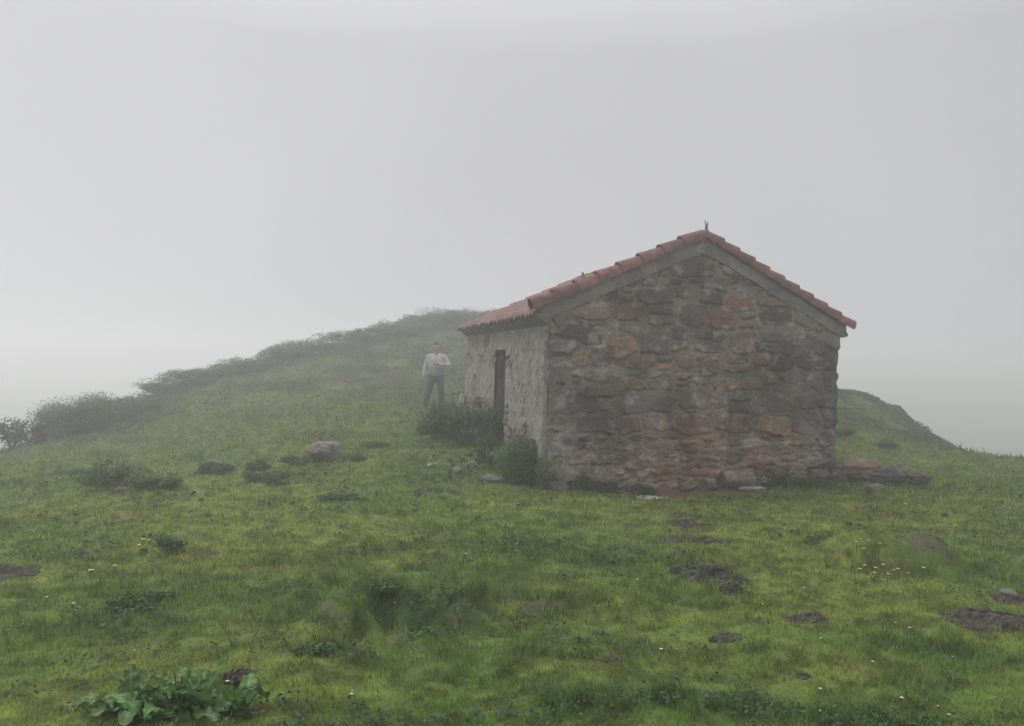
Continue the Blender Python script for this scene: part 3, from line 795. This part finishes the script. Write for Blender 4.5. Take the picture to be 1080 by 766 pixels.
# ------------------------------------------------------------------ bushes
def bush(name, px, py, size, n, leaf, tone, label, cat='bush', seed=1, group=None, loc=None, spiky=.15, lobes=7, stems=9, shoots=0):
    if loc is None: loc = G(px, py)
    q = np.random.default_rng(seed)
    root = empty(name, loc); tag(root, label, cat, group)
    lb = q.normal(0, 1, (lobes, 3)) * np.array(size) * np.array((.42, .42, .18)); lb[:, 2] = np.abs(lb[:, 2]) + size[2] * (.30 + .32 * q.random(lobes) * (1 - np.hypot(lb[:, 0] / size[0], lb[:, 1] / size[1]).clip(0, .9)))
    lr = (.30 + .28 * q.random(lobes))
    k = q.integers(0, lobes, n); d = q.normal(size=(n, 3)); d /= np.linalg.norm(d, axis=1, keepdims=True)
    rad = (.45 + .6 * q.random(n) ** .5)
    rad *= 1 + spiky * q.normal(size=n)
    Pp = lb[k] + d * np.array(size) * (lr[k] * rad)[:, None]
    Pp[:, 2] = np.maximum(Pp[:, 2], .02 + .1 * q.random(n) * size[2])
    gap = fbm(Pp[:, 0] / (.22 * size[0] + .05), Pp[:, 2] / (.22 * size[2] + .05) + Pp[:, 1], seed, 3)
    kp = gap > .36
    if shoots:                                # upright shoots breaking the outline
        ns = n // 6; sid = q.integers(0, shoots, ns); sx_ = q.normal(0, .42, (shoots, 2)) * np.array(size[:2]); ln_ = q.random(ns); hx = size[2] * (.75 + .45 * q.random(shoots))
        tl = q.normal(0, .16, (shoots, 2)) * size[2]
        Pp[:ns, 0] = sx_[sid, 0] + tl[sid, 0] * ln_ + q.normal(0, .018, ns); Pp[:ns, 1] = sx_[sid, 1] + tl[sid, 1] * ln_ + q.normal(0, .018, ns); Pp[:ns, 2] = hx[sid] * (.35 + .75 * ln_); kp[:ns] = True
    Pp, d, k = Pp[kp], d[kp], k[kp]; n = len(Pp)
    Nn = d * .7 + q.normal(size=(n, 3)) * .5 + np.array((0, 0, .5)); Nn /= np.linalg.norm(Nn, axis=1, keepdims=True)
    tn = q.random(lobes) * .5 + .75
    c = np.array(tone) * tn[k][:, None] * (.6 + .8 * q.random((n, 1))) * (1 + .12 * q.normal(size=(n, 3)))
    leafcloud('foliage', Pp, Nn, leaf * (.6 + .8 * q.random(n)), np.clip(c, .006, .5), M_leaf, root, .5)
    m = MB()
    for i in range(stems):
        t = lb[i % lobes] * q.uniform(.8, 1.25)
        b = np.array((t[0] * .3 + q.normal(0, .03), t[1] * .3 + q.normal(0, .03), -.03))
        mid = (b + t) / 2 + q.normal(0, .04, 3) * np.array(size)
        m.tube([b, mid, t, t + (t - mid) * .7], [.012 * size[2] + .004, .009 * size[2] + .003, .005, .002], 5)
    m.build('stem', M_bark, root)
    return root
x, y, z = hutw(-.2, .38)
bush('nettle_bush', 0, 0, (.32, .34, .56), 12000, .034, (.075, .14, .038), 'dense nettle bush against the plastered wall by the near hut corner', seed=3, loc=(x, y, Hs(x, y)), lobes=9, shoots=26)
x, y, z = hutw(-.5, 1.5)
bush('nettle_bush', 0, 0, (.3, .4, .34), 7000, .034, (.05, .09, .03), 'low nettle bush between the loose stones and the doorway', seed=4, loc=(x, y, Hs(x, y)))
x, y, z = hutw(-.44, 3.0)
bush('bramble_bush', 0, 0, (.52, .6, .62), 16000, .034, (.065, .13, .042), 'large dark bramble bush in front of the doorway', seed=5, loc=(x, y, Hs(x, y)), lobes=11, shoots=30)
x, y, z = hutw(-.98, 3.1)
bush('bramble_bush', 0, 0, (.42, .5, .48), 12000, .034, (.065, .13, .042), 'outer dark bramble bush below the standing person', seed=6, loc=(x, y, Hs(x, y)), lobes=10, shoots=24)
for i, (lx, s_, lb) in enumerate(((.48, (.26, .14, .20), 'green weed tuft against the whitish foot of the gable'), (.85, (.2, .12, .13), 'low weed tuft along the gable foot beside bare soil'),
                                  (3.45, (.3, .16, .24), 'bushy weeds against the gable foot near the dark corner'), (1.3, (.25, .12, .12), 'thin strip of weeds at the edge of the bare soil'))):
    x, y, z = hutw(lx, -.22 - .05 * i)
    bush('weed_tuft', 0, 0, s_, 1500, .04, (.06, .09, .028), lb, 'weeds', 30 + i, loc=(x, y, Hs(x, y)), stems=5)
x, y, z = hutw(3.75, -.65)
bush('weed_tuft', 0, 0, (.36, .22, .14), 2200, .035, (.085, .115, .03), 'bright green low cushion of weeds in front of the hut corner', 'weeds', 35, loc=(x, y, Hs(x, y)), stems=4)
for i, a in enumerate([(128, 517, (.55, .4, .28), 'dark low bush on the grass slope, biggest of the slope bushes'), (165, 519, (.35, .3, .16), 'dark low bush trailing beside the biggest slope bush'),
                       (75, 505, (.5, .4, .16), 'low dark heather hump lower than the biggest slope bush'), (225, 490, (.34, .26, .16), 'weedy clump around a small grey stone'),
                       (272, 488, (.22, .2, .14), 'small round dark clump between weeds and boulder'), (312, 489, (.26, .22, .15), 'dark clump touching the boulder side'),
                       (282, 513, (.4, .25, .13), 'green leafy clump in grass below the boulder'), (372, 490, (.2, .18, .07), 'tiny clump beside the boulder foot'),
                       (398, 474, (.26, .2, .1), 'small dark tuft uphill of the boulder'), (178, 578, (.15, .12, .07), 'small spiky plant next to yellow flowers'),
                       (150, 640, (.2, .16, .07), 'dark green leafy patch above the broad leaved dock'), (355, 530, (.24, .16, .06), 'thin dark tuft in the middle of the slope'),
                       (932, 470, (.26, .2, .13), 'dark tuft on the rise beyond the hut corner'), (885, 462, (.26, .2, .12), 'dark tuft close behind the hut wall'),
                       (870, 580, (.2, .12, .08), 'grassy weeds at the outer end of the earthy mound'),
                       (340, 690, (.13, .1, .05), 'little dark leafy weed near the torn turf'), (455, 660, (.14, .1, .05), 'dark leafy weed below the torn turf'),
                       (400, 628, (.16, .12, .07), 'dark weed on the torn turf edge'), (480, 622, (.18, .12, .08), 'tall dark weed at the centre of the torn turf')]):
    near = a[1] > 560
    bush('low_bush' if not near else 'weed_plant', a[0], a[1], a[2], 5000 if not near else 1500, .032 if not near else .024, (.055, .11, .032) if not near else (.06, .125, .03), a[3], 'bush' if not near else 'weeds', 50 + i, 'low clumps scattered on the slope' if not near else None, stems=5)
# scrub along the skyline: separate shrubs, larger ones first
sky_shrubs = [(72, 462, (.95, .8, .92), 'rounded shrub at the drop of the skyline next to the twiggy sapling'), (100, 452, (1.1, .9, .85), 'broad shrub where the skyline ridge begins'),
              (140, 438, (1.1, .9, .5), 'skyline shrub just past the ridge start'), (172, 421, (1.0, .9, .6), 'dense skyline shrub beside a step in the ridge'),
              (190, 415, (1.0, .9, .75), 'taller skyline shrub on the step of the ridge'), (225, 403, (1.1, .9, .6), 'low skyline shrub after the ridge step'),
              (262, 392, (1.2, .9, .5), 'heathery skyline shrub on the lower ridge'), (300, 380, (1.2, .9, .55), 'skyline shrub in the middle of the ridge'),
              (335, 370, (1.2, .9, .6), 'skyline shrub with ragged top past mid ridge'), (372, 362, (1.2, .9, .55), 'skyline shrub on the upper ridge'),
              (410, 355, (1.3, .9, .5), 'skyline shrub uphill from the person'), (440, 350, (1.2, .9, .6), 'skyline shrub behind the person'),
              (468, 345, (1.3, 1., .95), 'tall domed shrub on the highest point of the ridge'), (492, 342, (1.5, 1., .95), 'tall domed shrub beside the roof eave on the ridge top'),
              (520, 344, (1.4, 1., .8), 'domed shrub half hidden behind the roof eave')]
for i, a in enumerate(sky_shrubs):
    bush('ridge_shrub', a[0], a[1], a[2] if i < 3 else (a[2][0] * 1.15, a[2][1], a[2][2] * .72), 12000 if i > 2 else 18000, .045, (.075, .11, .048), a[3], 'shrub', 100 + i, 'shrubs along the ridge skyline', spiky=.06, lobes=16, stems=8)
def scrub():
    q = np.random.default_rng(5); n0 = 150000
    # band in front of the skyline crest
    cx = np.array([seen(*c) for c in crest[3:19]])
    t = q.random(n0) * (len(cx) - 1); i = t.astype(int); f = (t - i)[:, None]
    p = cx[i] * (1 - f) + cx[i + 1] * f
    back = q.random(n0) ** 1.4 * 9
    dirv = p[:, :2] / np.linalg.norm(p[:, :2], axis=1, keepdims=True)
    x = p[:, 0] - dirv[:, 0] * (back - .8) + q.normal(0, .3, n0); y = p[:, 1] - dirv[:, 1] * (back - .8) + q.normal(0, .3, n0)
    d = ss(.44, .58, fbm(x / 1.6, y / 1.2, 90, 3) + .12 * (1 - back / 5)); k = q.random(n0) < d
    x, y, back = x[k], y[k], back[k]
    hh = (.16 + .5 * fbm(x / .9, y / .9, 92, 3)) * np.clip(1.1 - back / 6, .25, 1)
    right = x > 6
    hh = np.where(right, hh * .35, hh)
    z = H(x, y) + hh * q.random(len(x)) ** .6
    Nn = q.normal(size=(len(x), 3)) * .6 + np.array((0, -.3, .6)); Nn /= np.linalg.norm(Nn, axis=1, keepdims=True)
    c = np.array((.08, .115, .046)) * (.6 + .8 * q.random((len(x), 1))) * np.where(fbm(x / .6, y / .6, 93, 2) > .5, 1.0, .8)[:, None]
    o = leafcloud('heather', np.stack([x, y, z], 1), Nn, .045 + .04 * q.random(len(x)), c, M_leaf, aspect=.5)
    tag(o, 'dark low heather and bracken covering the upper ridge', 'heather', kind='stuff')
scrub()

# twiggy sapling at the far end of the ridge
def sapling(px, py, h, label, seed):
    q = random.Random(seed); loc = G(px, py)
    root = empty('sapling', loc); tag(root, label, 'small tree')
    tr = MB(); br = MB(); tips = []
    for s_ in range(4):
        b = Vector((q.uniform(-.1, .1), q.uniform(-.1, .1), -.05)); d = Vector((q.uniform(-.45, .45), q.uniform(-.4, .4), 1)).normalized()
        pts = [b]; 
        for k in range(5): d = (d + Vector((q.gauss(0, .12), q.gauss(0, .12), .05))).normalized(); pts.append(pts[-1] + d * h / 5)
        tr.tube(pts, [.03, .026, .02, .015, .01, .005], 6)
        for k in range(2, 6):
            for _ in range(3):
                dd = (d + Vector((q.gauss(0, .7), q.gauss(0, .7), q.gauss(.1, .4)))).normalized(); p2 = pts[k] + dd * h * q.uniform(.12, .28)
                br.tube([pts[k], (pts[k] + p2) / 2 + Vector((0, 0, .02)), p2], [.009, .006, .003], 4); tips.append((pts[k], p2))
    tr.build('trunk', M_bark, root); br.build('branch', M_bark, root)
    P3 = []
    for a, b in tips:
        for _ in range(26): P3.append(a.lerp(b, q.uniform(.3, 1.15)) + Vector((q.gauss(0, .07), q.gauss(0, .07), q.gauss(0, .07))))
    P3 = np.array(P3); n = len(P3); g2 = np.random.default_rng(seed)
    Nn = g2.normal(size=(n, 3)) + np.array((0, 0, .6)); Nn /= np.linalg.norm(Nn, axis=1, keepdims=True)
    leafcloud('crown', P3, Nn, .05 + .04 * g2.random(n), np.array((.05, .058, .035)) * (.6 + .8 * g2.random((n, 1))), M_leaf, root, .5)
sapling(16, 478, .66, 'thin twiggy sapling standing against the fog at the low end of the ridge', 8)
sapling(42, 472, .5, 'shorter twiggy sapling between the rounded shrub and the taller sapling', 9)

# ------------------------------------------------------------------ broad leaved dock in the near grass
def dock():
    q = random.Random(4)
    x, y, z = G(188, 748)
    root = empty('dock_plant', (x, y, z)); tag(root, 'large dock plant with broad grey green leaves growing in the near grass', 'plant')
    for i in range(74):
        az = q.uniform(0, 2 * math.pi); ln = q.uniform(.08, .19); wd = ln * q.uniform(.36, .5)
        rise = q.uniform(.3, 1.35); droop = q.uniform(.5, 1.3)
        bx = q.gauss(0, .13) * 1.25; by = q.gauss(0, .06); pet = q.uniform(.02, .07)
        nl, nw = 18, 9; V = []; Cc = []
        p = Vector((bx, by, .0)); ang = rise; tw = q.uniform(-.5, .5)
        tone = np.array((.08, .165, .04)) * q.uniform(.65, 1.3) * (np.array((1.05, 1, .8)) if q.random() < .3 else 1)
        dirh = Vector((math.cos(az), math.sin(az), 0)); sidev = Vector((-math.sin(az), math.cos(az), 0))
        ph = q.uniform(0, 6)
        for a in range(nl + 1):
            t = a / nl
            if t < .12: half = .004
            else:
                tt = (t - .12) / .88; half = wd / 2 * (math.sin(math.pi * min(1, tt ** .62)) ** .75) * (1 + .16 * mn.noise(Vector((t * 9, i * 3.3, 0)))) + .002
            step = (ln + pet) / nl
            ang = rise - droop * t * 1.1
            p = p + (dirh * math.cos(ang) + Vector((0, 0, 1)) * math.sin(ang)) * step
            nrm = (Vector((0, 0, 1)) * math.cos(ang) - dirh * math.sin(ang))
            sv = (sidev * math.cos(tw) + nrm * math.sin(tw))
            for b in range(nw):
                s_ = b / (nw - 1) * 2 - 1
                wav = .010 * math.sin(t * 21 + ph + s_ * 1.5) * abs(s_) * (1 if t > .15 else 0)
                cup = .22 * half * abs(s_) ** 1.3
                V.append(p + sv * half * s_ + nrm * (cup + wav - .0025 * (abs(s_) < .05)))
                rib = 1.5 if abs(s_) < .1 else 1
                vein = (1 + .16 * math.cos(t * 60 - abs(s_) * 9)) * (1 + .5 * mn.noise(Vector((t * 7, s_ * 2, i * 1.7))))
                Cc.append(tone * rib * vein)
        V = np.array(V); V[:, 2] = np.maximum(V[:, 2], .008 + .004 * (i % 5))
        obj('leaf', npmesh('leaf', V, grid_faces(nl + 1, nw), True, np.array(Cc)), M_leaf, root)
    m = MB()
    for i in range(3):
        a = q.uniform(0, 6.28); m.tube([(0, 0, -.02), (math.cos(a) * .02, math.sin(a) * .02, .09), (math.cos(a) * .05, math.sin(a) * .05, .17)], [.007, .005, .003], 6)
    m.build('stem', M_stem, root)
    x2, y2, z2 = G(248, 722)
    r2 = bush('weed_plant', 0, 0, (.12, .09, .045), 1100, .022, (.09, .06, .038), 'withered brown weeds beside the dock leaves', 'weeds', 91, loc=(x2, y2, z2), stems=4)
    return root
dock()

# ------------------------------------------------------------------ flowers
def flower_mesh(col_mat, rad, n_pet, center_mat):
    bm = bmesh.new()
    return bm
def flower(name, loc, h, rad, pet_mat, label, cat, group, lean, seed, npet=9):
    q = random.Random(seed); root = empty(name, loc, q.uniform(0, 6)); tag(root, label, cat, group)
    top = Vector((lean[0], lean[1], h))
    m = MB(); m.tube([(0, 0, -.01), (lean[0] * .3, lean[1] * .3, h * .55), tuple(top)], [rad * .10 + .0008, rad * .08 + .0007, rad * .06 + .0006], 5); m.build('stem', M_stem, root)
    p = MB(); V = []; F = []
    for k in range(npet):
        a = 2 * math.pi * k / npet; a2 = math.pi / npet * .85
        pts = [(0.2, a - a2), (.75, a - a2), (1, a), (.75, a + a2), (.2, a + a2)]
        base = len(V)
        for r_, an in pts: V.append(top + Vector((math.cos(an) * r_ * rad, math.sin(an) * r_ * rad, rad * (.18 + .25 * r_))))
        F.append(tuple(base + i for i in range(5)))
    p.add(V, F); p.build('petals', pet_mat, root)
    c = bmesh.new(); bmesh.ops.create_uvsphere(c, u_segments=8, v_segments=6, radius=rad * .34)
    for v in c.verts: v.co = Vector((v.co.x, v.co.y, v.co.z * .6 + rad * .25)) + top
    obj('flower_head', c, M_petal_y, root)
    return root
def copy_flower(src, loc, rz, sc, label, group):
    r = src.copy(); C.objects.link(r); r.location = loc; r.rotation_euler = (0, 0, rz); r.scale = (sc, sc, sc); r['label'] = label; r['group'] = group
    for ch in src.children:
        c = ch.copy(); C.objects.link(c); c.parent = r
    return r
q = random.Random(6)
tall = [(903, 588), (910, 590), (917, 587), (926, 589), (913, 603), (924, 606), (932, 601), (936, 610), (948, 602), (922, 612), (957, 606), (906, 606), (942, 598), (973, 604)]
src = None
for i, (px, py) in enumerate(tall):
    loc = G(px, py + 8)
    lb = 'pale yellow wildflower in the cluster growing before the earthy mound'
    if src is None: src = flower('wildflower', loc, .10, .017, M_petal_p, lb, 'flower', 'yellow wildflowers before the mound', (.01, 0), 3, 7)
    else: copy_flower(src, loc, q.uniform(0, 6), q.uniform(.6, 1.05), lb, 'yellow wildflowers before the mound')
loc = G(938, 590)
fl = flower('tall_wildflower', loc, .26, .02, M_petal_p, 'long leaning stalk with one pale bloom over the earthy mound', 'flower', None, (.12, 0), 5, 7); fl.rotation_euler = (0, 0, 0)
loc = G(1006, 592)
fl = flower('tall_wildflower', loc, .22, .018, M_petal_p, 'upright stalk with one pale bloom beyond the mound', 'flower', None, (.01, 0), 6, 7)
src = None
for i, (px, py) in enumerate([(150, 577), (157, 575), (163, 583), (168, 584), (146, 580), (120, 599), (96, 608), (172, 579)]):
    lb = 'bright yellow flower beside the small spiky plant on the slope'
    if src is None: src = flower('yellow_flower', G(px, py), .05, .024, M_petal_y, lb, 'flower', 'yellow flowers by the spiky plant', (.01, 0), 8, 8)
    else: copy_flower(src, G(px, py), q.uniform(0, 6), q.uniform(.5, 1), lb, 'yellow flowers by the spiky plant')
src = None
pts = [(630, 545), (716, 570), (788, 568), (848, 622), (905, 560), (925, 554), (983, 548), (995, 546), (1010, 568), (866, 730), (989, 745), (1000, 757), (1005, 700), (960, 670), (866, 680),
       (612, 520), (815, 545), (372, 732), (306, 590), (265, 625), (492, 590), (560, 596), (1032, 560), (798, 614), (270, 535), (628, 588), (776, 520), (688, 520), (920, 700), (952, 742), (500, 585)]
for i in range(18): pts.append((q.uniform(20, 1070), q.uniform(560, 755)))
for i, (px, py) in enumerate(pts):
    lb = 'tiny white daisy among the pasture grass'
    if src is None: src = flower('daisy', G(px, py), .04, .011, M_petal_w, lb, 'daisy', 'white daisies in the grass', (.005, 0), 2, 9)
    else: copy_flower(src, G(px, py), q.uniform(0, 6), q.uniform(.5, 1.0), lb, 'white daisies in the grass')

# small weed sprig growing from the verge tiles
x, y, z = hutw(.48, -.03)
zz = float(roof_z(.48)) + .17
bush('roof_weed', 0, 0, (.035, .03, .09), 60, .02, (.09, .08, .05), 'tiny weed sprig growing on the verge tiles of the roof', 'weeds', 97, loc=(x, y, zz), lobes=3, stems=3)

# ------------------------------------------------------------------ person standing on the slope
def person():
    px, py = 459, 431
    x, y, z = seen(px, py, 20.5); z = Hs(x, y)
    root = empty('person', (x, y, z), R(-5)); tag(root, 'person in a pale long sleeved top and grey trousers standing on the misty slope', 'person')
    V3 = Vector
    # person faces the camera: -Y; screen left is -X
    J = dict(pel=(0, 0, .93), bel=(0, -.01, 1.06), che=(0, 0, 1.27), nek=(0, .015, 1.45), nk2=(0, .0, 1.53), hd=(0, -.01, 1.63),
             sl=(-.205, .01, 1.39), el=(-.29, .02, 1.13), wl=(-.31, -.06, .90), sr=(.205, .01, 1.39), er=(.335, -.04, 1.19), wr=(.10, -.215, 1.20),
             hl=(-.095, 0, .90), kl=(-.18, -.04, .49), al=(-.275, -.03, .09), hr=(.095, 0, .90), kr=(.145, -.03, .48), ar=(.16, .04, .09))
    def caps(bm, a, b, ra, rb, sq=(1, 1), n=14):
        a = V3(a); b = V3(b); steps = 7
        for k in range(steps + 1):
            t = k / steps; p = a.lerp(b, t); r = ra + (rb - ra) * t
            bmesh.ops.create_icosphere(bm, subdivisions=2, radius=r, matrix=Matrix.Translation(p) @ Matrix.Diagonal((sq[0], sq[1], 1, 1)))
    def remesh(bm, name, mat, vox, sm=6):
        me = bpy.data.meshes.new('tmp'); bm.to_mesh(me); bm.free(); o = bpy.data.objects.new('tmp', me); C.objects.link(o)
        md = o.modifiers.new('r', 'REMESH'); md.mode = 'VOXEL'; md.voxel_size = vox; md.use_smooth_shade = True
        s = o.modifiers.new('s', 'SMOOTH'); s.iterations = sm; s.factor = .5
        dg = bpy.context.evaluated_depsgraph_get(); out = bpy.data.meshes.new_from_object(o.evaluated_get(dg)); out.name = name
        bpy.data.objects.remove(o); return obj(name, out, mat, root)
    skin = mat_noise('skin', (.36, .22, .16), (.44, .28, .21), 10, .6, 0)
    shirt = mat_noise('pale_shirt', (.42, .42, .41), (.52, .52, .51), 6, .9, .3, 20)
    trous = mat_noise('grey_trousers', (.06, .062, .066), (.095, .097, .1), 8, .9, .3, 20)
    hairm = mat_noise('dark_hair', (.03, .024, .02), (.06, .05, .042), 30, .7, .4, 60)
    shoe = mat_noise('boot', (.03, .027, .024), (.06, .05, .045), 20, .8, .2, 40)
    b = bmesh.new()
    caps(b, J['pel'], J['bel'], .13, .125, (1.15, .8)); caps(b, J['bel'], J['che'], .125, .145, (1.15, .75)); caps(b, J['che'], (0, .01, 1.38), .145, .11, (1.2, .7))
    caps(b, J['nek'], J['nk2'], .06, .052)
    # head with chin, nose, ears, brow
    caps(b, (0, .005, 1.655), (0, -.01, 1.62), .092, .082, (.86, 1.02)); caps(b, (0, -.03, 1.585), (0, -.05, 1.565), .06, .04)
    caps(b, (0, -.098, 1.635), (0, -.112, 1.612), .010, .014); caps(b, (-.03, -.082, 1.655), (.03, -.082, 1.655), .013, .013)
    caps(b, (-.018, -.088, 1.583), (.018, -.088, 1.583), .010, .010)
    for s_ in (-1, 1): caps(b, (s_ * .08, .01, 1.645), (s_ * .082, .012, 1.61), .017, .012, (.5, 1))
    for s_, e_, w_ in (('sl', 'el', 'wl'), ('sr', 'er', 'wr')):
        caps(b, J[s_], J[e_], .048, .040); caps(b, J[e_], J[w_], .042, .026)
        W = V3(J[w_]); d = (W - V3(J[e_])).normalized(); side = V3((0, -1, 0)) if s_ == 'sl' else V3((0, 0, 1)); side = (side - d * side.dot(d)).normalized(); nrm = d.cross(side)
        caps(b, W, W + d * .085, .026, .03, (.8, .8))
        for f in range(4):
            o0 = W + d * .085 + side * (.026 - .0175 * f); l = (.066, .074, .07, .055)[f]
            k1 = o0 + d * l * .5 + nrm * .006; k2 = o0 + d * l * .9 + nrm * .02
            caps(b, o0 - d * .02, k1, .009, .008); caps(b, k1, k2, .008, .007)
        t0 = W + d * .03 + side * .026; caps(b, t0, t0 + side * .03 + d * .03, .011, .010); caps(b, t0 + side * .03 + d * .03, t0 + side * .034 + d * .06, .010, .008)
    for h_, k_, a_ in (('hl', 'kl', 'al'), ('hr', 'kr', 'ar')):
        caps(b, J[h_], J[k_], .09, .058); caps(b, J[k_], J[a_], .056, .036)
        A = V3(J[a_]); caps(b, A, A + V3((0, -.11, -.05)), .036, .03)
    body = remesh(b, 'body', skin, .0085, 3)
    b = bmesh.new()                                # short sleeved top, loose, hem over the hips
    caps(b, (0, .0, 1.02), (0, 0, 1.08), .158, .152, (1.28, .86)); caps(b, (0, 0, 1.06), J['che'], .155, .168, (1.28, .8)); caps(b, J['che'], (0, .01, 1.375), .16, .098, (1.35, .75))
    for s_, e_ in (('sl', 'el'), ('sr', 'er')):
        S = V3(J[s_]); E = V3(J[e_]); caps(b, V3((S.x * .4, .01, 1.41)), S + V3((0, 0, -.008)), .07, .07); caps(b, S + V3((0, 0, -.008)), E, .07, .056); caps(b, E, E.lerp(V3(J['wl' if s_ == 'sl' else 'wr']), .93), .051, .038)
    remesh(b, 'shirt', shirt, .016, 4)
    b = bmesh.new()
    caps(b, (0, 0, .96), (0, 0, .88), .145, .14, (1.12, .82))
    for h_, k_, a_ in (('hl', 'kl', 'al'), ('hr', 'kr', 'ar')):
        caps(b, J[h_], J[k_], .115, .086); caps(b, J[k_], J[a_], .084, .074)
    remesh(b, 'trousers', trous, .016, 4)
    b = bmesh.new(); caps(b, (0, .03, 1.675), (0, .035, 1.64), .095, .085, (.93, 1.0)); caps(b, (0, -.03, 1.715), (0, .0, 1.715), .055, .06, (1.2, 1))
    remesh(b, 'hair', hairm, .01, 3)
    for a_ in ('al', 'ar'):
        A = V3(J[a_]); b = bmesh.new(); caps(b, A + V3((0, .02, -.035)), A + V3((0, -.13, -.045)), .052, .042, (.85, 1)); caps(b, A, A + V3((0, 0, .05)), .05, .05)
        for v in b.verts: v.co.z = max(v.co.z, .0)
        remesh(b, 'shoe', shoe, .011, 2)
    e = bmesh.new()
    for s_ in (-1, 1): bmesh.ops.create_icosphere(e, subdivisions=2, radius=.008, matrix=Matrix.Translation((s_ * .03, -.094, 1.638)))
    obj('eyes', e, hairm, root)
    b = bmesh.new(); caps(b, (0, -.01, .99), (0, -.01, 1.07), .162, .162, (1.3, .88))
    remesh(b, 'waist_jacket', mat_noise('grey_cloth', (.2, .2, .205), (.3, .3, .3), 10, .9, .4, 30), .016, 3)
person()

# ------------------------------------------------------------------ haze
ts = SC
me = MB(); me.box(-430, 430, -310, 610, -15.5, 7.4)
hz = me.build('haze', None)
m = bpy.data.materials.new('haze'); m.use_nodes = True; t = m.node_tree; t.nodes.clear()
pv = t.nodes.new('ShaderNodeVolumePrincipled'); oo = t.nodes.new('ShaderNodeOutputMaterial')
pv.inputs['Color'].default_value = (.935, .935, .95, 1); pv.inputs['Density'].default_value = HAZE_DENSITY; pv.inputs['Anisotropy'].default_value = .48
t.links.new(pv.outputs[0], oo.inputs['Volume'])
hz.data.materials.append(m)
tag(hz, 'pale fog filling the air over the hillside', 'haze', kind='stuff')
